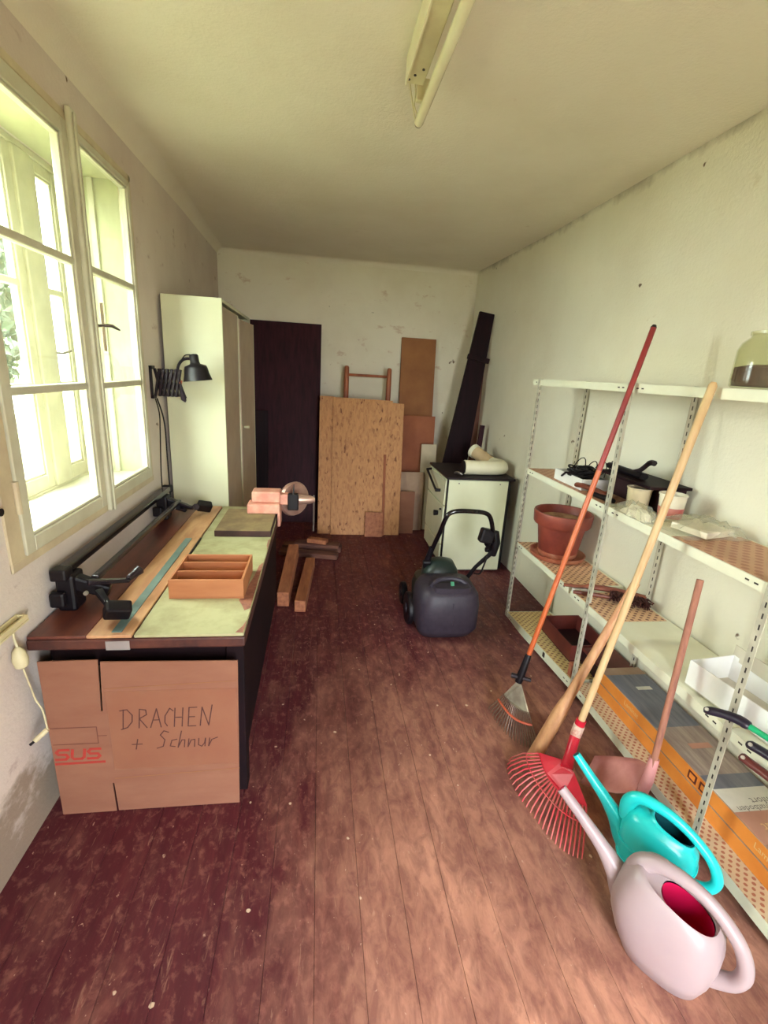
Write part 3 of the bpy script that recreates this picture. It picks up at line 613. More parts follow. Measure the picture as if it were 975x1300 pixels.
# roof rack bars on the bench
rk = thing('roof_rack', (-.9, 2.4, BZ), 'black car roof rack bars with clamp feet lying on the workbench', 'roof rack')
def bar(p0, p1, w, h, mt, nm): return MB().beam(p0, p1, w, h).build(nm, mt, rk, bevel=.006)
bar((-.945, 1.79, .915), (-.945, 3.10, .915), .048, .030, 'black_gloss', 'cross_bar')
bar((-.855, 1.84, .865), (-.845, 2.98, .865), .030, .022, 'black_alu', 'cross_bar')
box(-.974, -.916, 1.755, 1.815, .885, .932).build('end_cap', 'black_plastic', rk, bevel=.008)
box(-.974, -.916, 3.085, 3.12, .890, .935).build('end_cap', 'black_plastic', rk, bevel=.008)
for (yy, s_) in ((1.82, 1), (2.98, -1)):
    ft = box(-.972, -.905, yy - .04, yy + .05, BZ + .001, .900).build('foot', 'black_plastic', rk, bevel=.012)
    MB().bb(-.985, -.930, yy - .07, yy - .035, BZ + .03, .84).build('foot_pad', 'black_plastic', ft, bevel=.01)
    MB().beam((-.93, yy + .0, .865), (-.80, yy + .01, .815), .055, .06, (0, 0, 1), .04, .05).build('clamp_body', 'black_plastic', rk, bevel=.01)
    arm_ = MB().beam((-.86, yy - .03, .870), (-.745, yy + .06 * s_, .838), .032, .020, (0, 0, 1), .024, .016).build('clamp_arm', 'black_alu', rk, bevel=.005)
    MB().tube([(-.748, yy + .06 * s_, .845), (-.720, yy + .11 * s_, .862)], [.012, .020], 10).build('tensioner', 'black_alu', arm_, smooth=True)
    MB().beam((-.82, yy - .04, .84), (-.755, yy - .10 * s_, .795), .030, .028, (0, 0, 1), .02, .02).build('hook', 'black_plastic', rk, bevel=.006)
    MB().box((-.725, yy - .12 * s_, .800), (.088, .052, .060), Euler((.5, .25, .5)).to_matrix()).build('rubber_pad', 'black_plastic', rk, bevel=.008)
    MB().tube([(-.86, yy - .045, .835), (-.86, yy - .056, .835)], .008, 10).build('bolt', 'rivet', rk, smooth=True)
# cardboard sheet leaning on the bench front
cbp = thing('flattened_carton', (-.61, 1.562, 0), 'flattened cardboard box leaning on the bench front, marked DRACHEN', 'cardboard')
CY = 1.572
def card(poly, yoff, nm, th=.005): return MB().prism(poly, (0, CY + yoff, 0), (1, 0, 0), (0, 0, 1), (0, -th, 0)).build(nm, 'cardboard', cbp)
card([(-.945, .0), (-.752, .001), (-.755, .137), (-.749, .137), (-.744, .003), (-.288, .004), (-.277, .66), (-.745, .668), (-.757, .462), (-.763, .462), (-.753, .676), (-.948, .674)], 0, 'sheet')
for z0_, z1_ in ((.575, .555), (.175, .165)):
    MB().prism([(-.744, z0_ - .018), (-.283, z0_), (-.283, z0_ + .002), (-.744, z0_ - .016)], (0, CY - .0052, 0), (1, 0, 0), (0, 0, 1), (0, -.0006, 0)).build('crease', 'cardboard_dark', cbp)
box(-.740, -.288, CY - .0056, CY - .0051, .20, .545).build('flap_face', 'tape_packing', cbp)
def strokes(paths, w, o, sx, sy, slant, nm, mt):
    m = MB()
    k_ = 0
    for p in paths:
        for a_, b_ in zip(p, p[1:]):
            m.ribbon([((x + slant * y) * sx, y * sy) for x, y in (a_, b_)], w, o, (1, 0, 0), (0, 0, 1), .00002 * k_); k_ += 1
    return m.build(nm, mt, cbp)
# handwriting: DRACHEN / + Schnur
H1 = []
def put(x, ls):
    for l in ls: H1.append([(x + a, b) for a, b in l])
put(0, [[(.1, 1), (.1, 0)], [(-.1, .95), (.3, 1), (.6, .7), (.6, .35), (.35, .05), (0, -.05)]])
put(.9, [[(.1, 0), (.1, 1), (.45, .95), (.5, .7), (.1, .5), (.55, 0)]])
put(1.65, [[(0, 0), (.3, 1), (.6, 0)], [(.12, .4), (.48, .4)]])
put(2.4, [[(.5, .85), (.3, 1), (.05, .6), (.05, .25), (.2, .05)]])
put(2.95, [[(.05, 1), (.05, 0)], [(.5, 1), (.5, 0)], [(.05, .5), (.5, .5)]])
put(3.75, [[(.5, 1), (.05, 1), (.05, 0), (.5, 0)], [(.05, .5), (.4, .5)]])
put(4.5, [[(.0, 0), (.05, 1), (.5, 0), (.62, 1.1)]])
strokes(H1, .0042, (-.700, CY - .0066, .385), .062, .082, .12, 'lettering', 'pencil')
H1 = []
put(0, [[(0, .3), (.5, .3)], [(.25, .6), (.22, 0)]])
put(1.25, [[(.5, .95), (.25, 1.05), (.1, .8), (.35, .5), (.3, .1), (0, 0)]])
put(1.85, [[(.35, .5), (.1, .45), (.05, .1), (.3, .05)]])
put(2.3, [[(.08, 1), (0, 0), (.15, .45), (.3, .45), (.32, 0)]])
put(2.8, [[(0, .5), (0, 0), (.12, .42), (.3, .45), (.33, 0)]])
put(3.3, [[(0, .5), (.02, .1), (.2, 0), (.32, .2), (.34, .5), (.36, 0)]])
put(3.85, [[(0, .5), (.0, 0), (.12, .4), (.4, .52)]])
strokes(H1, .0040, (-.672, CY - .0066, .290), .072, .074, .15, 'lettering', 'pencil')
H1 = []
put(0, [[(.8, 1), (.15, 1), (0, .75), (.15, .52), (.65, .5), (.8, .25), (.65, 0), (0, 0)]])
put(1.05, [[(0, 1), (0, .2), (.15, 0), (.65, 0), (.8, .2), (.8, 1)]])
put(2.1, [[(.8, 1), (.15, 1), (0, .75), (.15, .52), (.65, .5), (.8, .25), (.65, 0), (0, 0)]])
strokes(H1, .0105, (-.938, CY - .0058, .258), .052, .042, .12, 'logo_print', 'print_red')
strokes([[(0, 0), (3.0, .05)]], .0105, (-.940, CY - .0058, .238), .056, .04, 0, 'logo_print', 'print_red')
strokes([[(0, 0), (1, 0), (1, 1), (0, 1)], [(1, .45), (1.2, .45)]], .0035, (-.940, CY - .0058, .325), .155, .072, 0, 'box_print', 'print_brown')
# cream frame corner with cable at the wall
hk = thing('wall_tray', (XL + .02, 1.45, .83), 'small cream tray edge fixed to the wall left of the workbench', 'tray')
MB().bb(XL + .001, XL + .040, 1.30, 1.585, .826, .832).build('base', 'cream_plastic', hk)
MB().bb(XL + .001, XL + .008, 1.30, 1.585, .832, .850).bb(XL + .030, XL + .040, 1.30, 1.585, .832, .850).bb(XL + .008, XL + .030, 1.575, 1.585, .832, .850).build('rim', 'cream_plastic', hk, bevel=.003)
cb_ = thing('hanging_cable', (XL + .04, 1.53, .36), 'cream cable with inline switch and plug dangling beside the workbench', 'cable')
MB().tube(bez([(XL + .02, 1.53, .821), (XL + .02, 1.527, .79), (XL + .028, 1.525, .755)], 5), .004, 6).build('cord', 'cable_cream', cb_, smooth=True)
MB().tube([(XL + .028, 1.525, .760), (XL + .028, 1.524, .745), (XL + .03, 1.523, .715), (XL + .032, 1.523, .69), (XL + .034, 1.523, .680)], [.006, .018, .024, .020, .006], 12).build('switch', 'cable_cream', cb_, smooth=True)
MB().tube(bez([(XL + .034, 1.523, .682), (XL + .042, 1.53, .60), (XL + .048, 1.535, .545), (XL + .064, 1.535, .50), (XL + .07, 1.535, .42)], 6), .003, 6).build('cord', 'cable_cream', cb_, smooth=True)
MB().tube([(XL + .07, 1.535, .422), (XL + .035, 1.515, .392)], .009, 8).build('plug', 'cable_cream', cb_, smooth=True)
MB().tube([(XL + .035, 1.515, .392), (XL + .022, 1.508, .381)], .005, 8).build('plug_tip', 'black_plastic', cb_, smooth=True)

# ------------------------------------------------------------------ ceiling lamp
cl = thing('ceiling_lamp', (.335, 1.7, H), 'old fluorescent batten lamp with one bare tube on the ceiling', 'ceiling lamp')
MB().bb(.300, .365, .85, 2.13, 2.735, H - .001).build('housing', 'fixture_paint', cl, bevel=.004)
MB().bb(.296, .302, .85, 2.13, 2.728, H - .002).build('side_flange', 'tube_white', cl)
tb = MB().tube([(.388, .80, 2.700), (.388, 2.315, 2.700)], .019, 16).build('tube', 'tube_white', cl, smooth=True)
MB().tube([(.388, 2.312, 2.700), (.388, 2.330, 2.700)], [.019, .016], 16).build('end_cap', 'tube_cap', tb, smooth=True)
MB().tube([(.388, .785, 2.700), (.388, .803, 2.700)], .019, 16).build('end_cap', 'tube_cap', tb, smooth=True)
for y in (2.20, .95): MB().bb(.350, .40, y - .012, y + .012, 2.715, 2.79).build('lamp_holder', 'fixture_paint', cl, bevel=.004)
MB().tube(bez([(.33, 2.13, 2.75), (.345, 2.18, 2.735), (.352, 2.24, 2.722), (.375, 2.29, 2.712)], 5), .003, 6).build('wire', 'cable_cream', cl, smooth=True)
MB().tube(bez([(.31, 2.13, 2.75), (.338, 2.22, 2.73), (.37, 2.31, 2.705)], 5), .003, 6).build('wire', 'cable_cream', cl, smooth=True)
for (xx, yy) in ((.305, 2.10), (.322, 2.07), (.345, 2.03)): MB().tube([(xx, yy, 2.736), (xx, yy, 2.732)], .005, 8).build('screw', 'dark_steel', cl)

# ------------------------------------------------------------------ boards against the back wall
def lean(name, x0, x1, yb, yt, z1, th, mat, label, cat, poly=None, z0=0.0, build=True):
    """board standing at y=yb on the floor, its top touching y=yt at height z1"""
    v = Vector((0, yt - yb, z1 - z0)); L = v.length; v.normalize(); nrm = Vector((0, v.z, -v.y))
    poly = poly or [(0, 0), (x1 - x0, 0), (x1 - x0, L), (0, L)]
    o = MB().prism(poly, (x0, yb, z0 + th * v.y * .5), (1, 0, 0), v, nrm * th).build(name, mat, None, bevel=.0015, seg=1)
    tag(o, label, cat); return o
lean('dark_door_panel', -.74, .012, 5.28, 5.555, 2.155, .030, 'dark_veneer', 'large dark brown veneered panel leaning on the back wall', 'panel')
lean('dark_board', -.70, -.535, 5.15, 5.26, 1.24, .018, 'black_veneer', 'small dark board standing in front of the large brown panel', 'board')
v = Vector((0, .24, 1.42)).normalized()
osl = v and 1.432
lean('osb_board', .145, .905, 4.86, 5.12, 1.425, .016, 'osb', 'broad strand board leaning in the middle of the back wall', 'board',
     poly=[(0, 0), (.742, 0), (.752, 1.41), (.63, 1.418), (.628, 1.438), (0, 1.448)])
lean('osb_strip', .008, .158, 4.886, 5.146, 1.428, .016, 'osb', 'narrow strand board strip at the left edge of the broad one', 'board')
lean('wood_lath', .695, .720, 4.842, 5.0, .86, .014, 'cardboard_red', 'thin reddish lath leaning on the strand board', 'lath')
lean('small_panel', .508, .70, 4.80, 4.845, .262, .012, 'beam_wood', 'small square brown panel at the foot of the strand board', 'panel')
# ladder-like wooden frame
ch = thing('wooden_ladder', (.5, 5.25, 0), 'orange-brown wooden ladder top rising behind the strand board', 'ladder')
for xx in (.285, .742):
    MB().tube([(xx, 5.22, 0), (xx, 5.28, 1.60), (xx, 5.285, 1.73), (xx, 5.286, 1.745)], [.027, .027, .025, .015], 12).build('post', 'chair_wood', ch, smooth=True)
for z in (.25, .75, 1.20, 1.655): MB().tube([(.285, 5.22 + z * .0385, z), (.742, 5.22 + z * .0385, z)], .014, 8).build('rung', 'chair_wood', ch, smooth=True)
lean('cardboard_tall', .90, 1.292, 5.30, 5.56, 2.085, .025, 'cardboard_dark', 'tall narrow brown cardboard panel leaning right of the strand board', 'cardboard')
lean('cardboard_middle', .93, 1.30, 5.20, 5.33, 1.255, .020, 'cardboard_red', 'reddish cardboard panel in front of the tall narrow one', 'cardboard')
lean('cardboard_low', .905, 1.17, 5.04, 5.09, .66, .020, 'kraft', 'low greyish cardboard sheet beside the strand board', 'cardboard')
lean('cardboard_end', .895, 1.055, 4.93, 4.96, .47, .015, 'cardboard', 'short orange-brown cardboard piece right of the strand board', 'cardboard')
lean('pale_strip', 1.13, 1.30, 5.07, 5.15, .965, .015, 'paper_grey', 'pale grey narrow board standing beside the stove', 'board')
# dark planks leaning in the right corner
def plank(name, p0, p1, w, th, nrm, mat, label, w1=None):
    p0 = Vector(p0); p1 = Vector(p1)
    o = MB().beam(p0, p1, w, th, nrm, w1, th).build(name, mat, None, bevel=.003, seg=1); tag(o, label, 'plank'); return o
dk = thing('dark_plank', (1.36, 4.86, 0), 'long dark brown plank leaning in the far right corner', 'plank')
MB().beam((1.335, 4.84, .018), (1.655, 4.99, 2.33), .32, .036, (0, 1, 0), .155, .036).build('board', 'black_veneer', dk, bevel=.003)
MB().beam((1.475, 4.895, 1.905), (1.70, 4.905, 1.865), .05, .045, (0, 1, 0)).build('batten', 'black_veneer', dk, bevel=.004)
plank('dark_lath', (1.56, 4.66, .012), (1.655, 4.74, 1.24), .07, .02, (.3, 1, 0), 'dark_veneer', 'short dark lath in front of the long plank in the corner', .05)
plank('brown_plank', (1.655, 4.945, .012), (1.682, 5.085, 2.06), .070, .02, (.1, 1, 0), 'brown_board', 'medium brown board behind the dark planks in the far corner')
# loose wood on the floor by the bench
def beamwood(name, p0, p1, w, h, mat, label, roll=(0, 0, 1)):
    o = MB().beam(p0, p1, w, h, roll).build(name, mat, None, bevel=.004, seg=1); tag(o, label, 'wood'); return o
beamwood('wood_beam', (-.235, 3.22, .065), (-.195, 3.95, .17), .085, .12, 'beam_wood', 'short squared timber nearest the bench side, far end propped up')
beamwood('wood_beam', (-.11, 3.15, .046), (-.05, 3.98, .046), .080, .09, 'beam_wood', 'short squared timber lying on the floor beside the propped one')
beamwood('wood_plank', (-.34, 4.30, .025), (.20, 4.18, .025), .10, .045, 'old_wood', 'dark old plank lying across the floor in front of the veneered panel')
beamwood('wood_plank', (-.32, 4.44, .03), (.24, 4.38, .03), .12, .055, 'old_wood', 'dark plank lying behind the front one near the veneered panel')
beamwood('wood_plank', (-.20, 4.40, .075), (.22, 4.33, .075), .12, .03, 'old_wood', 'short plank stacked on the lying dark planks')
beamwood('wood_block', (-.08, 4.39, .112), (.10, 4.33, .112), .075, .042, 'beam_wood', 'light wooden block on top of the plank pile')

# ------------------------------------------------------------------ stove
st = thing('stove', (1.39, 4.22, 0), 'old white enamel kitchen stove with a dark cooktop against the right wall', 'stove')
sx0, sx1, sy0, sy1, sz = 1.105, 1.655, 3.885, 4.56, .852
box(sx0 + .006, sx1, sy0 + .004, sy1, .07, sz).build('body', 'stove_enamel', st, bevel=.004)
box(sx0 + .04, sx1, sy0 + .03, sy1 - .02, 0, .07).build('plinth', 'black_plastic', st)
box(sx0 + .012, sx1 - .004, sy0 - .006, sy0 + .004, .02, sz - .006).build('side_panel', 'stove_enamel', st, bevel=.003)
box(sx1, sx1 + .03, sy0 + .02, sy1, .02, sz).build('rear_strip', 'black_plastic', st)
box(sx0 - .006, sx1 + .055, sy0 - .012, sy1 + .01, sz + .001, sz + .022).build('cooktop', 'stove_top', st, bevel=.004)
box(sx0 - .002, sx0 + .010, sy0 - .007, sy0 + .005, .02, sz - .001).build('corner_gap', 'black_plastic', st)
sd = box(sx0 - .012, sx0 + .005, sy0 + .03, sy1 - .02, .26, .60).build('oven_door', 'stove_enamel', st, bevel=.004)
sp_ = box(sx0 - .010, sx0 + .005, sy0 + .03, sy1 - .02, .615, .835).build('control_panel', 'stove_enamel', st, bevel=.004)
box(sx0 - .010, sx0 + .005, sy0 + .03, sy1 - .02, .09, .245).build('drawer', 'stove_enamel', st, bevel=.004)
MB().tube([(sx0 - .012, 4.06, .715), (sx0 - .05, 4.06, .715), (sx0 - .052, 4.10, .725), (sx0 - .058, 4.44, .83), (sx0 - .012, 4.46, .83)], [.014, .016, .011, .011, .012], 10).build('handle', 'black_plastic', sp_, smooth=True)
for (yy, zz) in ((4.075, .50), ): MB().tube([(sx0 - .012, yy, zz), (sx0 - .05, yy, zz)], [.022, .026], 14).build('knob', 'black_plastic', sd, smooth=True)
MB().tube([(sx0 - .012, 3.97, .565), (sx0 - .03, 3.97, .565)], .008, 10).build('pin', 'black_plastic', sd, smooth=True)
for xx in (sx0 + .10, sx1 - .08): MB().tube([(xx, sy0 - .005, sz - .03), (xx, sy0 - .010, sz - .03)], .006, 8).build('screw', 'steel', st)
# stove pipe
pp = thing('stove_pipe', (1.5, 4.1, sz + .023), 'white bent stovepipe elbow lying on the cooktop', 'pipe'); pz = sz + .088
pth = [(1.275, 4.01, pz), (1.38, 4.012, pz), (1.50, 4.015, pz), (1.585, 4.02, pz), (1.632, 4.045, pz), (1.650, 4.10, pz), (1.635, 4.16, pz), (1.60, 4.22, pz)]
MB().tube(pth, .063, 18).build('elbow', 'pipe_white', pp, smooth=True)
MB().tube([(1.60, 4.215, pz), (1.50, 4.40, pz + .075)], [.060, .060], 18).build('rear_pipe', 'pipe_tan', pp, smooth=True)
MB().tube([(1.503, 4.395, pz + .073), (1.485, 4.43, pz + .087)], [.066, .068], 18).build('collar', 'pipe_white', pp, smooth=True)
MB().tube([(1.272, 4.01, pz), (1.262, 4.01, pz)], .058, 18).build('opening', 'black_plastic', pp, smooth=True)
tag(MB().tube(bez([(1.20, 4.02, sz + .033), (1.22, 3.99, sz + .045), (1.25, 3.96, sz + .035), (1.22, 4.06, sz + .030)], 5), .010, 8).build('hose_clamp', 'steel', None, smooth=True), 'small metal clamp at the open end of the stovepipe', 'clamp')

# ------------------------------------------------------------------ lawn mower
mw = thing('lawn_mower', (.88, 2.95, 0), 'electric lawn mower with grey grass catcher and black folding handle', 'lawn mower')
def rr(cx, cy, z, a, b, p=4.0, n=32, tz=0.0):
    out = []
    for k in range(n):
        t_ = 2 * PI * k / n; c_, s_ = math.cos(t_), math.sin(t_)
        x_ = math.copysign(abs(c_) ** (2 / p), c_) * a; y_ = math.copysign(abs(s_) ** (2 / p), s_) * b
        out.append(Vector((cx + x_, cy + y_, z + tz * y_)))
    return out
mx, my = .875, 2.86
MB().loft([rr(mx, my + .04, .012, .14, .10), rr(mx, my + .02, .022, .18, .14), rr(mx, my, .09, .210, .172), rr(mx, my, .25, .212, .174), rr(mx, my, .33, .200, .166), rr(mx, my + .01, .37, .172, .145), rr(mx, my + .01, .38, .10, .09)]).build('grass_catcher', 'mower_grey', mw, smooth=True, angle=60)
gc = [o for o in mw.children][0]
MB().beam((mx + .01, my - .170, .30), (mx + .01, my - .172, .14), .012, .006, (0, 1, 0)).build('rib', 'mower_grey', gc, bevel=.003)
MB().loft([rr(mx + .005, my - .095, .352, .125, .052, 5), rr(mx + .005, my - .105, .392, .118, .045, 5)]).build('grip_recess', 'mower_grey', gc, smooth=True)
MB().tube(bez([(mx - .13, my - .08, .37), (mx - .08, my - .05, .405), (mx, my - .04, .416), (mx + .08, my - .05, .405), (mx + .14, my - .08, .365)], 6), .016, 8).build('carry_handle', 'mower_grey', gc, smooth=True)
MB().loft([rr(mx, my - .075, .362, .075, .05), rr(mx, my - .07, .386, .07, .04)]).build('window', 'black_plastic', gc, smooth=True)
MB().beam((mx + .01, my - .112, .375), (mx + .01, my - .085, .412), .024, .010, (0, 1, 0)).build('latch', 'mower_mint', gc, bevel=.002)
MB().loft([rr(mx + .02, 3.14, .08, .175, .19), rr(mx + .02, 3.14, .20, .18, .20), rr(mx + .02, 3.14, .27, .165, .17), rr(mx + .02, 3.14, .30, .12, .12)]).build('deck', 'mower_green', mw, smooth=True)
MB().loft([rr(mx + .01, 3.10, .30, .13, .11, 3), rr(mx + .01, 3.10, .37, .125, .10, 3), rr(mx + .01, 3.10, .43, .09, .07, 2.5), rr(mx + .01, 3.10, .448, .03, .03, 2.2)]).build('motor_cover', 'mower_green', mw, smooth=True, angle=60)
My = Euler((0, PI/2, 0)).to_matrix()
for (xx, yy, r_) in ((.655, 2.99, .115), (1.095, 2.99, .115), (.668, 3.29, .085), (1.082, 3.29, .085)):
    wh = MB().lathe((xx - .02, yy, r_), [(r_ * .3, 0), (r_ * .92, .0), (r_, .008), (r_, .032), (r_ * .92, .040), (r_ * .3, .040)], 28, My).build('wheel', 'black_plastic', mw, smooth=True)
    MB().tube([(xx - .026, yy, r_), (xx + .026, yy, r_)], r_ * .28, 12).build('hub', 'mower_grey', wh, smooth=True)
hp = bez([(.80, 3.10, .40), (.797, 3.08, .47), (.815, 3.04, .58), (.835, 3.0, .68), (.852, 2.97, .775), (.875, 2.96, .822), (.93, 2.955, .842), (1.03, 2.955, .842), (1.12, 2.955, .832), (1.165, 2.965, .795), (1.20, 2.98, .70), (1.232, 3.01, .60), (1.235, 3.02, .53)], 6)
MB().tube(hp, .0155, 12).build('upper_handle', 'black_gloss', mw, smooth=True)
MB().tube([(.79, 3.10, .30), (.775, 3.09, .40), (.80, 3.055, .545)], [.016, .022, .018], 10).build('lower_handle', 'black_plastic', mw, smooth=True)
MB().tube([(1.10, 3.10, .30), (1.14, 3.06, .40), (1.215, 3.03, .50), (1.24, 3.02, .545)], [.016, .014, .016, .022], 10).build('lower_handle', 'black_plastic', mw, smooth=True)
MB().tube([(1.235, 3.02, .68), (1.245, 3.02, .60), (1.24, 3.025, .50)], [.026, .036, .022], 12).build('joint', 'black_plastic', mw, smooth=True)
sw_ = MB().box((1.165, 3.0, .655), (.095, .07, .10), Euler((0, .2, 0)).to_matrix()).build('switch_box', 'black_plastic', mw, bevel=.014)
MB().tube([(1.175, 3.0, .60), (1.20, 3.01, .56)], [.02, .012], 8).build('cable_relief', 'black_plastic', sw_, smooth=True)
MB().tube(bez([(1.19, 3.0, .50), (1.165, 2.99, .42), (1.15, 3.0, .37), (1.12, 3.03, .36)], 5), .006, 6).build('cable', 'cable_black', mw, smooth=True)
for (xx, zz) in ((.778, .43), (1.225, .53)): MB().tube([(xx - .03, 3.06, zz), (xx + .02, 3.06, zz)], .018, 10).build('wing_nut', 'black_plastic', mw, smooth=True)

# ------------------------------------------------------------------ metal shelving
SX0, SX1 = 1.42, 1.765; UY = (3.065, 2.11, 1.20, .28)
sh = thing('metal_shelving', (1.6, 1.7, 0), 'long white metal slotted-angle shelving along the right wall', 'shelving')
def upright(xc, yc, sx, sy, z1=1.725, z0=0.0):
    """slotted L profile: corner at (xc,yc), flanges reaching sx along x and sy along y, with punched slots"""
    vs, fs = [], []; pitch = .040; n_ = int((z1 - z0) / pitch)
    def flange(p0, d, w):
        us = (0, .38 * w, .62 * w, w)
        for i in range(n_):
            a = z0 + i * pitch; zs = (a, a + .010, a + .030, a + pitch)
            base = len(vs)
            for z in zs:
                for u_ in us: vs.append(Vector((p0[0] + d[0] * u_, p0[1] + d[1] * u_, z)))
            for r in range(3):
                for c_ in range(3):
                    if r == 1 and c_ == 1: continue
                    q = base + r * 4 + c_; fs.append((q, q + 1, q + 5, q + 4))
    flange((xc, yc), (0, sy), .030); flange((xc, yc), (sx, 0), .030)
    m = MB(); m.add(vs, fs); o = m.build('upright', 'upright_metal', sh, solid=.002)
    b_ = MB()  # dark plates close the slots, painting in the shade behind them
    for i in range(n_):
        a = z0 + i * pitch + .020
        b_.box((xc + sx * .0012, yc + sy * .015, a), (.0012, .0075, .022)); b_.box((xc + sx * .015, yc + sy * .0012, a), (.0075, .0012, .022))
    q = b_.build('slot_shade', 'slot_dark', o); q['kind'] = 'stuff'
    return o
for i, y in enumerate(UY):
    upright(SX0, y + .015, 1, -1); upright(SX1, y - .015, -1, 1)
def shelf(ya, yb, z, za=None, nm='shelf', mat='shelf_metal', lip=.038, x0=SX0 + .003, x1=SX1 - .003):
    """sheet-metal tray from y=ya (near) to yb (far); za = height at the far end when it hangs askew"""
    za = z if za is None else za
    m = MB()
    def q(x0_, x1_, a, b, t0, t1):
        za_, zb_ = z, za
        fa = lambda y: za_ + (zb_ - za_) * (y - ya) / (yb - ya)
        m.hexa([Vector(p) for p in ((x0_, a, fa(a) + t0), (x1_, a, fa(a) + t0), (x1_, b, fa(b) + t0), (x0_, b, fa(b) + t0), (x0_, a, fa(a) + t1), (x1_, a, fa(a) + t1), (x1_, b, fa(b) + t1), (x0_, b, fa(b) + t1))])
    q(x0, x1, ya, yb, -.002, 0); q(x0, x0 + .002, ya, yb, -lip, -.002); q(x1 - .002, x1, ya, yb, -lip, -.002)
    q(x0 + .002, x1 - .002, ya, ya + .002, -lip, -.002); q(x0 + .002, x1 - .002, yb - .002, yb, -lip, -.002)
    o = m.build(nm, mat, sh)
    for yy in (ya + .05, ya + .085, yb - .05, yb - .085):
        zz = z + (za - z) * (yy - ya) / (yb - ya) - lip * .5
        box(x0 - .0006, x0 + .0002, yy - .008, yy + .008, zz - .003, zz + .003).build('slot', 'slot_dark', o)
    return o
ZA, ZB, ZC, ZD = 1.715, 1.128, .592, .110
for i in range(3):
    far, near = UY[i] - .004, UY[i + 1] + .004
    shelf(near, far + (.10 if i == 0 else 0), ZA); shelf(near, far, ZB)
    if i == 0: shelf(near + .20, far, ZC); shelf(near, far, ZD, ZD - .075, lip=.055)
    elif i == 1: shelf(near, far + .18, ZC - .006, mat='shelf_metal'); shelf(near, far, ZD, lip=.045)
    else: shelf(near, far, ZC); shelf(near, far, ZD, lip=.045)
box(SX0 - .001, SX0 + .0025, 2.44, 2.462, .047, .078).build('lock_hole', 'slot_dark', sh)
# shelf liners
def liner(x0, x1, y0, y1, z, mat, label, zf=None, th=.0012):
    zf = z if zf is None else zf
    o = MB().hexa([Vector(p) for p in ((x0, y0, z), (x1, y0, z), (x1, y1, zf), (x0, y1, zf), (x0, y0, z + th), (x1, y0, z + th), (x1, y1, zf + th), (x0, y1, zf + th))]).build('shelf_liner', mat, None)
    tag(o, label, 'shelf liner', 'patterned papers on the shelves'); return o
liner(SX0 + .006, SX1 - .02, 2.33, 3.05, ZC + .0008, 'liner_pink', 'dotted pink liner paper under the terracotta pot')
liner(SX0 + .006, SX1 - .02, 1.93, 2.25, ZC - .005, 'liner_pink', 'short dotted liner paper under the hand brush')
liner(SX0 + .006, SX1 - .02, 2.13, 3.05, ZD + .001, 'liner_yellow', 'yellowish dotted liner paper on the lowest shelf beside the mower', ZD - .073)
liner(SX0 + .006, SX1 - .02, .95, 1.66, ZB + .001, 'liner_brown', 'brown patterned liner paper right of the plastic bag')
liner(SX0 + .006, SX1 - .02, 2.16, 3.05, ZB + .001, 'liner_brown', 'brown liner paper under the white box of tools')
liner(SX0 + .004, SX0 + .10, .60, 2.10, ZD + .001, 'liner_grey', 'speckled liner paper under the long flooring cartons')

# ------------------------------------------------------------------ things on the shelves
# jar
jr = thing('glass_jar', (1.585, 1.59, ZA + .001), 'large glass jar with dark contents on the top shelf', 'jar'); J = (1.585, 1.59, ZA + .001)
MB().lathe(J, [(.001, .003), (.094, .003), (.102, .010), (.104, .03), (.102, .135), (.092, .160), (.072, .178), (.070, .184), (.074, .187), (.074, .198), (.068, .200), (.066, .186), (.068, .176), (.088, .157), (.098, .133), (.100, .03), (.096, .010), (.001, .008)], 36, None, caps=False).build('glass', 'jar_glass', jr, smooth=True, angle=50)
MB().lathe(J, [(.001, .0095), (.094, .0105), (.0975, .03), (.0975, .075), (.06, .085), (.001, .078)], 32, None, caps=False).build('contents', 'jar_sand', jr, smooth=True)
# terracotta pot and saucer
PX, PY = 1.578, 2.775
sc_ = MB().lathe((PX, PY, ZC + .003), [(.001, 0), (.150, 0), (.170, .012), (.178, .034), (.170, .036), (.160, .016), (.14, .010), (.001, .010)], 40, None, caps=False).build('pot_saucer', 'terracotta_lime', None, smooth=True, angle=50)
tag(sc_, 'wide terracotta saucer with lime marks under the flowerpot', 'saucer')
pt = thing('flower_pot', (PX, PY, ZC + .014), 'big weathered terracotta flowerpot with dry soil on the shelf', 'flowerpot')
P0 = (PX, PY, ZC + .0135)
MB().lathe(P0, [(.001, 0), (.112, 0), (.118, .008), (.150, .215), (.172, .218), (.178, .228), (.184, .292), (.180, .302), (.166, .300), (.160, .23), (.150, .21), (.145, .19)], 40, None, caps=False).build('pot', 'terracotta', pt, smooth=True, angle=50)
MB().lathe(P0, [(.001, .246), (.08, .242), (.13, .256), (.163, .248)], 32, None, caps=False).build('soil', 'soil_dry', pt, smooth=True)
MB().lathe(P0, [(.1135, .001), (.1195, .010), (.1245, .040), (.1235, .040), (.1185, .010), (.1125, .001)], 40, None, caps=False).build('lime_ring', 'terracotta_lime', pt, smooth=True)
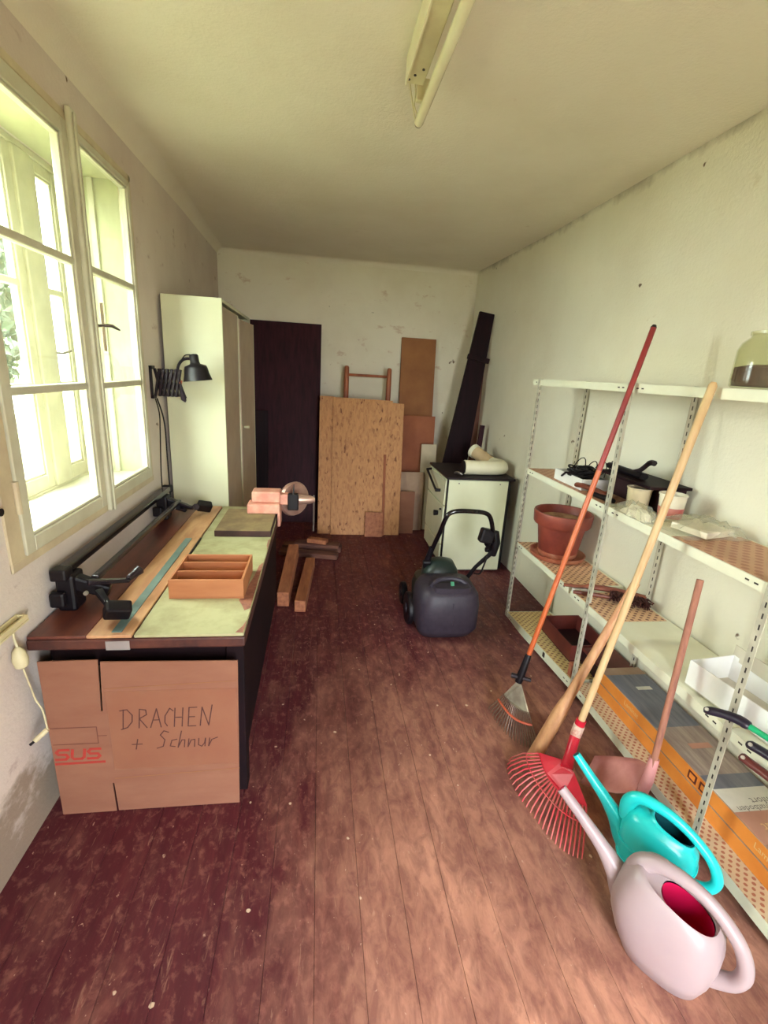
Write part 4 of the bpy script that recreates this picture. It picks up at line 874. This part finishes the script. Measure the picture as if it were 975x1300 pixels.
# white box with tools
bx = thing('tool_carton', (1.58, 2.55, ZB), 'low white carton full of black cables and tools on the shelf', 'carton')
def open_box(root, x0, x1, y0, y1, z0, h, t, mat, matin=None, rot=0, names=('bottom', 'wall')):
    c0 = Vector(((x0 + x1) / 2, (y0 + y1) / 2, 0)); M = Euler((0, 0, rot)).to_matrix()
    def b(a0, a1, b0, b1, d0, d1, nm, mt):
        m = box(a0, a1, b0, b1, d0, d1); m.v = [M @ (p - c0) + c0 for p in m.v]; return m.build(nm, mt, root)
    b(x0, x1, y0, y1, z0, z0 + t, names[0], matin or mat)
    b(x0, x0 + t, y0, y1, z0 + t, z0 + h, names[1], mat); b(x1 - t, x1, y0, y1, z0 + t, z0 + h, names[1], mat)
    b(x0 + t, x1 - t, y0, y0 + t, z0 + t, z0 + h, names[1], mat); b(x0 + t, x1 - t, y1 - t, y1, z0 + t, z0 + h, names[1], mat)
open_box(bx, 1.455, 1.70, 2.42, 2.74, ZB + .003, .062, .004, 'white_card')
rnd = random.Random(5)
cg = thing('cable_tangle', (1.58, 2.52, ZB + .05), 'tangle of black cables and wire loops in the white carton', 'cables')
for i in range(9):
    a = rnd.uniform(0, 6); c_ = Vector((1.575 + rnd.uniform(-.04, .04), 2.56 + rnd.uniform(-.06, .06), ZB + .066 + rnd.uniform(0, .02)))
    pts = [c_ + Vector((math.cos(a + q * .9) * rnd.uniform(.04, .09), math.sin(a + q * .9) * rnd.uniform(.05, .1), rnd.uniform(-.02, .02))) for q in range(8)]
    MB().tube(bez(pts, 4), .006, 6).build('cable', 'cable_black', cg, smooth=True)
for (yy, r_, xx) in ((2.60, .062, 1.53), (2.54, .055, 1.57), (2.50, .060, 1.60)):
    pts = [(xx + .02 * math.sin(q * .5), yy + math.cos(q * PI / 8) * r_ * 1.2, ZB + .075 + math.sin(q * PI / 8) * r_ * 1.35) for q in range(9)]
    MB().tube(pts, .0028, 6).build('wire_loop', 'cable_black', cg, smooth=True)
MB().tube([(1.66, 2.52, ZB + .08), (1.665, 2.50, ZB + .16), (1.66, 2.46, ZB + .17), (1.655, 2.45, ZB + .15)], .003, 6).build('wire_hook', 'cable_black', cg, smooth=True)
MB().tube([(1.448, 2.64, ZB + .040), (1.448, 2.60, ZB + .068), (1.49, 2.55, ZB + .075)], .006, 6).build('cable', 'cable_black', cg, smooth=True)
MB().bb(1.50, 1.64, 2.44, 2.66, ZB + .010, ZB + .060).build('black_core', 'black_plastic', cg, bevel=.02)
bt = thing('black_hatchet', (1.57, 2.28, ZB + .13), 'black tool with a curved tail lying on the dark tray', 'tool')
MB().tube(bez([(1.60, 2.42, ZB + .152), (1.60, 2.30, ZB + .150), (1.60, 2.20, ZB + .150), (1.60, 2.125, ZB + .150)], 4), [.024] * 13, 10, True, [.7] * 13).build('body', 'black_plastic', bt, smooth=True)
MB().tube(bez([(1.60, 2.22, ZB + .155), (1.605, 2.17, ZB + .175), (1.61, 2.12, ZB + .220), (1.61, 2.085, ZB + .225)], 5), [.012] * 10 + [.014] * 6, 8).build('tail', 'dark_steel', bt, smooth=True)
dt = thing('dark_crate', (1.6, 2.2, ZB), 'dark flat-topped crate behind the tubs on the shelf', 'crate')
MB().bb(1.53, 1.75, 1.975, 2.405, ZB + .118, ZB + .132).build('lid', 'black_veneer', dt, bevel=.002)
MB().bb(1.61, 1.745, 2.0, 2.40, ZB + .003, ZB + .117).build('body', 'tray_dark', dt, bevel=.003)
lb = thing('leather_brush', (1.47, 2.3, ZB), 'brown wooden brush with black bristle pad hanging over the shelf front', 'brush')
MB().tube(bez([(1.445, 2.46, ZB + .028), (1.455, 2.40, ZB + .034), (1.47, 2.30, ZB + .034), (1.48, 2.22, ZB + .028)], 5), [.010] + [.020] * 14 + [.012], 10, True, [.7] * 16).build('handle', 'leather_brown', lb, smooth=True)
MB().tube([(1.452, 2.335, ZB + .017), (1.46, 2.27, ZB + .017), (1.47, 2.20, ZB + .017), (1.475, 2.14, ZB + .017)], [.011, .015, .015, .011], 10).build('bristles', 'black_plastic', lb, smooth=True)
def tub(x, y, r0, r1, h, mat, label, name, band=None):
    t = thing(name, (x, y, ZB + .002), label, 'tub'); c0 = (x, y, ZB + .002)
    MB().lathe(c0, [(.001, 0), (r0, 0), (r0 + .002, .004), (r1, h - .008), (r1 + .004, h - .006), (r1 + .004, h), (r1 - .002, h), (r1 - .004, h - .01), (r0 - .002, .006), (.001, .006)], 30, None, caps=False).build('cup', mat, t, smooth=True, angle=50)
    if band: MB().lathe(c0, [(r0 + .004, .01), (r0 + (r1 - r0) * .5 + .003, h * .5)], 30, None, caps=False).build('band', band, t, smooth=True)
    return t
t1 = tub(1.548, 2.066, .046, .054, .108, 'tub_beige', 'beige plastic tub behind the plastic bag on the shelf', 'plastic_tub')
MB().lathe((1.548, 2.066, ZB + .002), [(.001, .098), (.04, .100), (.049, .098)], 20, None, caps=False).build('contents', 'paper_grey', t1, smooth=True)
tub(1.600, 1.905, .046, .056, .118, 'tub_white', 'white tub with pink band behind the plastic bag', 'white_tub', 'tub_pink')
# dustpan brush grey at the back upright
# plastic bag: crumpled film and its pale contents
def crumple(x0, x1, y0, y1, z, hmax, nx, ny, seed, amp):
    rnd = random.Random(seed); top = []; g = {}
    for i in range(nx + 1):
        for j in range(ny + 1):
            u_, v_ = i / nx, j / ny
            e = min(u_, 1 - u_, v_, 1 - v_) * 2
            hh = hmax * min(1, e * 2.2) ** .6
            g[i, j] = Vector((x0 + (x1 - x0) * u_ + rnd.uniform(-1, 1) * .008, y0 + (y1 - y0) * v_ + rnd.uniform(-1, 1) * .008, z + max(.001, hh + (rnd.uniform(-amp, amp) if e > .05 else 0))))
    m = MB(); vs = [g[i, j] for i in range(nx + 1) for j in range(ny + 1)]; fs = []
    for i in range(nx):
        for j in range(ny):
            q = i * (ny + 1) + j
            fs += [(q, q + 1, q + ny + 2), (q, q + ny + 2, q + ny + 1)]
    m.add(vs, fs); return m
bg_ = thing('plastic_bag', (1.59, 1.80, ZB), 'crumpled clear plastic bag of papers on the shelf', 'bag')
crumple(1.450, 1.748, 1.605, 1.845, ZB + .003, .052, 14, 12, 3, .010).build('film', 'bag_film', bg_, smooth=True, angle=60)
crumple(1.415, 1.490, 1.80, 2.045, ZB + .003, .060, 8, 14, 8, .010).build('film', 'bag_film', bg_, smooth=True, angle=60)
MB().box((1.595, 1.70, ZB + .022), (.20, .15, .026), Euler((.04, .04, .35)).to_matrix()).build('papers', 'tub_white', bg_, bevel=.004)
crumple(1.425, 1.482, 1.83, 2.02, ZB + .003, .042, 6, 8, 9, .008).build('crumpled_paper', 'tub_white', bg_)
# hand brush on shelf C
hb = thing('hand_brush', (1.6, 2.2, ZC), 'wooden hand brush with dark bristles lying across the shelf', 'brush')
MB().tube(bez([(1.385, 2.305, ZC + .020), (1.45, 2.275, ZC + .024), (1.52, 2.255, ZC + .030), (1.62, 2.20, ZC + .034), (1.745, 2.10, ZC + .034)], 5), [.013] * 9 + [.022] * 12, 10, True, [.7] * 21).build('handle', 'brush_wood', hb, smooth=True)
m = MB(); rnd = random.Random(4)
for i in range(240):
    t_ = rnd.random(); c_ = lerp((1.60, 2.20, ZC + .028), (1.75, 2.095, ZC + .028), t_); d_ = Vector((-.35, -.62, 0)).normalized()
    e_ = c_ + d_ * rnd.uniform(.055, .085) + Vector((rnd.uniform(-.02, .02), rnd.uniform(-.02, .02), rnd.uniform(-.024, .022)))
    m.beam(c_ + Vector((0, 0, rnd.uniform(-.014, .014))), e_, .005, .005)
o_ = m.build('bristles', 'brush_bristle', hb); o_['kind'] = 'stuff'
hb2 = tag(MB().tube([(1.40, 2.225, ZC + .014), (1.47, 2.195, ZC + .016), (1.58, 2.150, ZC + .016)], [.010, .013, .010], 8).build('wooden_dowel', 'leather_brown', None, smooth=True), 'short brown wooden dowel next to the hand brush', 'dowel')
tag(MB().bb(1.425, 1.53, 2.26, 2.285, ZC - .010, ZC + .012).build('white_block', 'white_card', None, bevel=.004), 'small white block at the shelf edge below the brush handle', 'block')
# white carton on shelf C
wc = thing('white_carton', (1.6, 1.25, ZC), 'open white cardboard carton on the shelf behind the loppers', 'carton')
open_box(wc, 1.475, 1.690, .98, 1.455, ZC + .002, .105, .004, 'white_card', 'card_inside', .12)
MB().bb(1.66, 1.663, 1.02, 1.47, ZC + .09, ZC + .15).build('flap', 'card_inside', wc)
# trays and brown box on the lowest shelf
tr = thing('plant_tray', (1.62, 2.45, ZD), 'dark red plastic plant tray on the lowest shelf', 'tray')
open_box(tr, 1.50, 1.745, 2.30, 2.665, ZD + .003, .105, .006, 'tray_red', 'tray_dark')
br_ = thing('brown_case', (1.64, 2.2, ZD), 'dark brown flat case beside the plant tray', 'case')
MB().bb(1.565, 1.75, 2.07, 2.285, ZD + .003, ZD + .085).build('body', 'tray_dark', br_, bevel=.006)
MB().bb(1.560, 1.755, 2.065, 2.29, ZD + .086, ZD + .105).build('lid', 'tray_red', br_, bevel=.006)
tag(MB().bb(1.428, 1.462, 2.15, 2.185, ZD + .002, ZD + .085).build('red_packet', 'terracotta_lime', None, bevel=.004), 'small reddish packet at the front of the lowest shelf', 'packet')
# flooring cartons
def flooring(z0, xo_, label, y0, y1, full):
    f_ = thing('flooring_carton', (1.63, (y0 + y1) / 2, z0), label, 'carton', 'flooring cartons')
    x0, x1, h = 1.515 + xo_, 1.752, .062
    MB().bb(x0, x1, y0, y1, z0, z0 + h).build('box', 'kraft', f_, bevel=.002, seg=1)
    MB().bb(x0 - .0012, x0 - .0002, y0 + .002, y1 - .002, z0 + .001, z0 + h - .001).build('orange_side', 'box_orange', f_)
    zt = z0 + h
    if full:
        def pr(a, b, mt, nm): MB().bb(x0 + .004, x1 - .003, a, b, zt + .0002, zt + .0012).build(nm, mt, f_)
        pr(1.60, 1.985, 'box_blue', 'photo_print'); pr(1.335, 1.60, 'box_photo', 'photo_print'); pr(1.27, 1.335, 'box_blue', 'photo_print')
        pr(1.17, 1.27, 'print_white', 'title_strip'); pr(1.045, 1.17, 'print_pink', 'brand_strip')
        for (a, b, c_, d_) in ((1.62, 1.86, 1.70, 1.885), (1.60, 1.47, 1.70, 1.50)): MB().bb(a, c_, b, d_, zt + .0013, zt + .0018).build('photo_detail', 'print_pink' if b < 1.6 else 'print_white', f_)
        text_mesh('Comfort', .040, (1.70, 1.222, zt + .0018), (-1, 0, 0), (0, -1, 0), 0, 'lettering', 'print_grey', f_)
        text_mesh('Laminatboden', .034, (1.645, 1.178 + .014, zt + .0018), (-1, 0, 0), (0, -1, 0), 0, 'lettering', 'print_grey', f_)
        text_mesh('Laminat', .052, (1.66, 1.12, zt + .0018), (-1, 0, 0), (0, -1, 0), 0, 'lettering', 'print_cream', f_)
        for yc in (1.76, 1.02): text_mesh('Laminat', .034, (x0 - .0016, yc, z0 + .022), (0, -1, 0), (0, 0, 1), 0, 'lettering', 'print_cream', f_)
        for yc in (1.36, 1.30):
            MB().bb(x0 - .0022, x0 - .0014, yc - .022, yc + .022, z0 + .012, z0 + .050).build('pictogram', 'tray_red', f_)
            MB().bb(x0 - .0030, x0 - .0024, yc - .014, yc + .014, z0 + .020, z0 + .042).build('pictogram', 'box_orange', f_)
flooring(ZD + .003, 0, 'long orange-sided flooring carton at the bottom of the lowest shelf stack', .75, 2.055, False)
flooring(ZD + .067, .004, 'topmost long flooring carton with printed laminate photo', .75, 2.05, True)
# loppers sticking out over the shelf
def grip(pts, r, mat, label, shaft=None):
    g_ = thing('lopper_grip' if shaft else 'tool_grip', pts[0], label, 'tool')
    m_ = len(pts)
    MB().tube(pts, r, 12, True, [.75] * m_).build('grip', mat, g_, smooth=True)
    p = Vector(pts[0]); d = (Vector(pts[1]) - p).normalized()
    MB().tube([p + d * .012 + Vector((-.012, -.006, .010)), p + d * .012 + Vector((-.017, -.008, .013))], .006, 10).build('rivet', 'rivet', g_)
    if shaft: MB().tube(shaft, .010, 10).build('shaft', 'shaft_green', g_, smooth=True)
    return g_
grip(bez([(1.335, 1.225, .648), (1.36, 1.19, .662), (1.385, 1.145, .672), (1.395, 1.11, .672)], 4), [.011, .016, .018, .018, .018, .018, .019, .019, .020, .020, .020, .018, .012], 'grip_navy', 'dark blue lopper grip with green shaft jutting past the upright', [(1.395, 1.112, .672), (1.42, 1.05, .668), (1.46, .95, .665), (1.50, .80, .64)])
grip(bez([(1.400, 1.105, .612), (1.41, 1.06, .618), (1.43, .98, .622), (1.46, .85, .622)], 4), [.012] + [.018] * 11 + [.014], 'grip_navy', 'dark blue tool grip below the green lopper', None)
grip(bez([(1.375, 1.095, .575), (1.385, 1.06, .572), (1.400, .98, .572), (1.405, .85, .572)], 4), [.012] + [.017] * 11 + [.014], 'grip_brown', 'glossy brown tool grip lowest at the right edge', None)

# ------------------------------------------------------------------ rakes and handles leaning on the shelving
def fan(root, J, tips, tines, r, mat, bend, arc=None, arcmat=None, arcr=.004, names='tine', spread=None, fold=.02):
    out = []
    for p in tips:
        J = Vector(J); p = Vector(p); d = p - J
        s_ = J if spread is None else spread(p)
        pts = [s_, lerp(s_, p, .5), lerp(s_, p, .88), p + Vector((0, 0, 0))]
        pts[2] = pts[2] + bend
        MB().tube(pts, [r, r, r, r * .7], 5).build(names, mat, root, smooth=True)
# orange fan rake
rk1 = thing('leaf_rake', (1.0, 1.88, 0), 'leaf rake with orange handle and grey metal fan leaning on shelving', 'rake')
A0 = Vector((1.047, 1.981, .27)); A1 = Vector((1.398, 2.066, 1.712)); dA = (A1 - A0).normalized(); top = A0 + (A1 - A0) * 1.17
MB().tube([A0 + dA * .08, A0 + dA * .62, A0 + dA * 1.08], [.0125, .0125, .0125], 12).build('handle', 'orange_pole', rk1, smooth=True)
MB().tube([A0 + dA * 1.08, A0 + dA * 1.3, top], [.0125, .0125, .0125], 12).build('handle', 'red_pole', rk1, smooth=True)
MB().tube([top, top + dA * .012], [.0135, .008], 12).build('end_cap', 'black_plastic', rk1, smooth=True)
MB().tube([A0 - dA * .05, A0 - dA * .02, A0 + dA * .10, A0 + dA * .11], [.018, .020, .016, .014], 12).build('socket', 'black_plastic', rk1, smooth=True)
MB().tube([A0 - dA * .02 + Vector((-.04, .02, 0)), A0 - dA * .02 + Vector((.045, -.03, 0))], [.014, .010], 8).build('wing_nut', 'dark_steel', rk1, smooth=True)
T0, T1 = Vector((.925, 2.045, .006)), Vector((1.075, 1.745, .006))
J1 = A0 - dA * .03
nt_ = 20
tips1 = []
for i in range(nt_):
    u_ = i / (nt_ - 1); p = lerp(T0, T1, u_); bul = math.sin(PI * u_); tips1.append(p + Vector((-.035, -.06, 0)) * bul)
e0, e1 = lerp(J1, tips1[0], .50), lerp(J1, tips1[-1], .50)
pl = [J1 + (e0 - J1).normalized() * .03 + Vector((0, 0, 0))] + [lerp(J1, q, .50) for q in tips1] + [J1 + (e1 - J1).normalized() * .03]
nf = (e1 - J1).cross(e0 - J1).normalized() * .003
MB().add(pl + [q + nf for q in pl], [tuple(range(len(pl))), tuple(range(2 * len(pl) - 1, len(pl) - 1, -1))] + [(i, len(pl) + i, len(pl) + (i + 1) % len(pl), (i + 1) % len(pl)) for i in range(len(pl))]).build('fan_plate', 'rake_zinc', rk1)
for q in tips1:
    a_ = lerp(J1, q, .48); MB().tube([a_, lerp(J1, q, .80), lerp(J1, q, .96) + Vector((0, 0, .012)), q], [.0030, .0030, .0028, .002], 5).build('tine', 'rake_tine', rk1, smooth=True)
MB().tube([lerp(J1, q, .66) + Vector((-.004, -.004, .004)) for q in tips1], .006, 6).build('cross_band', 'rake_orange', rk1, smooth=True)
# red fan rake
rk2 = thing('red_rake', (.95, 1.45, 0), 'bright red fan rake with pale wooden handle leaning on shelving', 'rake')
B0 = Vector((1.128, 1.585, .215)); B1 = Vector((1.398, 1.603, 1.722)); dB = (B1 - B0).normalized()
MB().tube([B0, lerp(B0, B1, .3), lerp(B0, B1, .7), B1, B1 + dB * .012], [.0145, .0145, .0145, .0148, .009], 14).build('handle', 'pale_handle', rk2, smooth=True)
J2 = Vector((1.060, 1.500, .150))
MB().tube([B0 + dB * .10, B0 + dB * .02, lerp(B0, J2, .6), J2], [.021, .022, .022, .026], 12).build('socket', 'rake_red', rk2, smooth=True)
MB().tube([B0 + dB * .02, B0 + dB * .075], .0232, 12).build('label_sticker', 'label_white', rk2, smooth=True)
red_px = [(.905, 1.700), (.882, 1.668), (.872, 1.632), (.868, 1.592), (.868, 1.552), (.872, 1.512), (.878, 1.474), (.886, 1.436), (.894, 1.400), (.902, 1.366), (.910, 1.334), (.920, 1.304), (.932, 1.278), (.946, 1.258), (.962, 1.242), (.980, 1.230), (1.0, 1.222)]
def resample(P, n):
    P = [Vector((a, b, .005)) for a, b in P]; out = []
    for i in range(n):
        t_ = i / (n - 1) * (len(P) - 1); k_ = min(int(t_), len(P) - 2); out.append(lerp(P[k_], P[k_ + 1], t_ - k_))
    return out
tips2 = resample(red_px, 23)
L2, R2 = Vector((1.000, 1.625, .108)), Vector((1.085, 1.365, .085))
n2 = len(tips2); roots2 = []
for i in range(n2):
    u_ = i / (n2 - 1); roots2.append(lerp(L2, R2, u_) + Vector((-.045, -.02, -.01)) * math.sin(PI * u_))
pl = [J2 + Vector((.0, .035, .0)), L2] + roots2[1:-1] + [R2, J2 + Vector((.012, -.035, 0))]
nf = Vector((.004, 0, .006))
MB().add(pl + [q + nf for q in pl], [tuple(range(len(pl))), tuple(range(2 * len(pl) - 1, len(pl) - 1, -1))] + [(i, len(pl) + i, len(pl) + (i + 1) % len(pl), (i + 1) % len(pl)) for i in range(len(pl))]).build('head', 'rake_red', rk2, bevel=.002)
for a_, q in zip(roots2, tips2):
    mid = lerp(a_, q, .55) + Vector((0, 0, .022))
    MB().tube([a_, mid, lerp(a_, q, .9) + Vector((0, 0, .014)), q], [.0042, .0034, .003, .0024], 6).build('tine', 'rake_redtine', rk2, smooth=True)
MB().tube([lerp(a_, q, .42) + Vector((0, 0, .020)) for a_, q in zip(roots2, tips2)], .0028, 6).build('cross_wire', 'rake_redtine', rk2, smooth=True)
# loose wooden tool handle
hd = thing('wooden_shaft', (1.03, 1.70, 0), 'loose wooden tool shaft, broad at the foot, leaning by the red rake', 'shaft')
Q0 = Vector((1.022, 1.700, .012)); Q1 = Vector((1.405, 1.772, .872))
MB().tube([Q0, lerp(Q0, Q1, .12), lerp(Q0, Q1, .28), lerp(Q0, Q1, .36), lerp(Q0, Q1, .6), Q1], [.034, .034, .033, .023, .020, .0185], 14, True, [.9, .9, .9, 1, 1, 1]).build('shaft', 'worn_handle', hd, smooth=True)
# stamped letters on the handle
du = (Q1 - Q0).normalized(); side = Vector((.55, -.83, 0)); side = (side - du * side.dot(du)).normalized(); nrm = side.cross(du)
if nrm.y > 0: nrm = -nrm
# shovel with pink blade
sv = thing('hand_shovel', (1.33, 1.45, 0), 'short shovel with reddish stick and pinkish metal blade', 'shovel')
V0 = Vector((1.318, 1.352, .19)); V1 = Vector((1.408, 1.452, 1.032))
MB().tube([V0 + Vector((0, 0, .05)), V1], [.0125, .0125], 10).build('stick', 'old_stick', sv, smooth=True)
MB().tube([V0 + (V1 - V0).normalized() * .12, V0 + Vector((0, .005, .03)), V0 + Vector((-.008, .012, -.06)), V0 + Vector((-.02, .03, -.12))], [.019, .022, .022, .012], 12).build('socket', 'shovel_socket', sv, smooth=True)
rg = []
for i in range(9):
    u_ = i / 8; c_ = lerp((1.302, 1.372, .125), (1.200, 1.555, .012), u_); wd_ = .085 * (1 - .75 * abs(u_ - .35) ** 2) * (1 if u_ < .9 else .9) * (.55 + .45 * min(1, u_ * 5))
    ring = []
    for k in range(9):
        s_ = (k / 8 - .5) * 2; ring.append(c_ + Vector((.80, .45, .0)).normalized() * s_ * wd_ * .8 + Vector((0, 0, .030 * s_ * s_ * (1 - u_ * .5) + .050 * (s_ + 1))))
    rg.append(ring)
MB().loft(rg, caps=False, closed=False).build('blade', 'shovel_pink', sv, smooth=True, solid=.004)

# ------------------------------------------------------------------ watering cans
def can(root, cx, cy, ang, prof, open_, hnd, spout, m_out, m_in, ribs=None):
    """local frame: u from spout to handle, w sideways, z up"""
    u = Vector((math.cos(ang), math.sin(ang), 0)); w = Vector((-u.y, u.x, 0)); O = Vector((cx, cy, 0.002))
    P = lambda a, b, z: O + u * a + w * b + Vector((0, 0, z))
    def ring(c_, a, b, z, tz, p=2.6, n=40):
        out = []
        for k in range(n):
            t_ = 2 * PI * k / n; cc, ss = math.cos(t_), math.sin(t_)
            x_ = math.copysign(abs(cc) ** (2 / p), cc) * a; y_ = math.copysign(abs(ss) ** (2 / p), ss) * b
            out.append(P(c_ + x_, y_, z + tz * x_))
        return out
    body = MB().loft([ring(*q) for q in prof], caps='start').build('body', m_out, root, smooth=True, angle=70)
    c_, a, b, z, tz = open_
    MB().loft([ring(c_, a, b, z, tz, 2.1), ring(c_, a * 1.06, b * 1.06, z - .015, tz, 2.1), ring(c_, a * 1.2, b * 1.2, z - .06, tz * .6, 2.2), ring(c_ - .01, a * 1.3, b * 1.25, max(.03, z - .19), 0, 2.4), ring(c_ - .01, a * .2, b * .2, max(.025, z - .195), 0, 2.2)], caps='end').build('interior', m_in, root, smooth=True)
    hp_ = bez([P(*q[:3]) for q in hnd], 6); rr_ = [q[3] for q in hnd]; rl = []
    for i in range(len(hnd) - 1): rl += [rr_[i] + (rr_[i + 1] - rr_[i]) * k / 6 for k in range(6)]
    rl.append(rr_[-1])
    MB().tube(hp_, rl, 14).build('handle', m_out, root, smooth=True, angle=80)
    sp2 = bez([P(*q[:3]) for q in spout], 6); rr_ = [q[3] for q in spout]; rl = []
    for i in range(len(spout) - 1): rl += [rr_[i] + (rr_[i + 1] - rr_[i]) * k / 6 for k in range(6)]
    rl.append(rr_[-1])
    sp_o = MB().tube(sp2, rl, 16).build('spout', m_out, root, smooth=True, angle=60)
    tip = sp2[-1]; dd = (sp2[-1] - sp2[-2]).normalized()
    MB().tube([tip + dd * .0005, tip + dd * .0015], rl[-1] * .78, 14).build('spout_hole', m_in, sp_o)
    if ribs:
        for (c_, a, b, z, tz) in ribs:
            rg_ = ring(c_, a, b, z, tz); rg_.append(rg_[0]); MB().tube(rg_, .004, 6, False).build('rib', m_out, body, smooth=True)
pk = thing('pink_watering_can', (1.085, .905, 0), 'pale pink plastic watering can in the foreground', 'watering can')
can(pk, 1.072, .900, math.atan2(-.794, .607),
    [(0, .020, .015, 0, 0), (.005, .094, .064, 0, 0), (.005, .108, .076, .008, 0), (-.002, .132, .094, .07, 0), (-.010, .148, .102, .135, 0), (-.012, .150, .102, .185, -.02), (-.010, .140, .097, .232, -.08), (-.004, .126, .088, .264, -.18), (.002, .112, .079, .283, -.26), (.006, .104, .073, .286, -.28), (.012, .096, .067, .278, -.28), (.022, .086, .061, .262, -.28), (.030, .078, .057, .255, -.28), (.032, .072, .053, .250, -.28)],
    (.032, .071, .052, .250, -.28),
    [(-.112, 0, .266, .034), (-.098, .0, .306, .028), (-.050, 0, .334, .023), (.03, 0, .334, .019), (.10, 0, .304, .019), (.160, 0, .248, .020), (.186, 0, .180, .021), (.174, 0, .125, .022), (.135, 0, .092, .026), (.100, 0, .076, .030)],
    [(-.080, 0, .125, .072), (-.122, 0, .160, .054), (-.160, 0, .205, .036), (-.215, 0, .258, .023), (-.295, 0, .318, .018), (-.375, 0, .372, .0165)],
    'pink_plastic', 'pink_inside_lit')
tl = thing('teal_watering_can', (1.215, 1.135, 0), 'turquoise plastic watering can behind the pink one', 'watering can')
can(tl, 1.212, 1.140, math.atan2(-.738, .675),
    [(0, .020, .015, 0, 0), (0, .094, .064, 0, 0), (0, .106, .074, .008, 0), (0, .116, .082, .075, 0), (0, .122, .085, .145, 0), (0, .120, .084, .195, -.05), (.004, .108, .075, .228, -.18), (.014, .090, .064, .246, -.28), (.030, .072, .055, .246, -.28), (.034, .068, .050, .262, -.28), (.034, .064, .047, .260, -.28)],
    (.034, .062, .045, .259, -.28),
    [(-.105, 0, .205, .032), (-.112, 0, .262, .026), (-.080, 0, .302, .021), (0, 0, .300, .018), (.08, 0, .268, .016), (.150, 0, .212, .017), (.180, 0, .150, .018), (.166, 0, .102, .018), (.125, 0, .080, .020), (.095, 0, .074, .022)],
    [(-.07, 0, .080, .052), (-.105, 0, .120, .042), (-.14, 0, .170, .030), (-.19, 0, .225, .021), (-.25, 0, .280, .017), (-.315, 0, .340, .0145)],
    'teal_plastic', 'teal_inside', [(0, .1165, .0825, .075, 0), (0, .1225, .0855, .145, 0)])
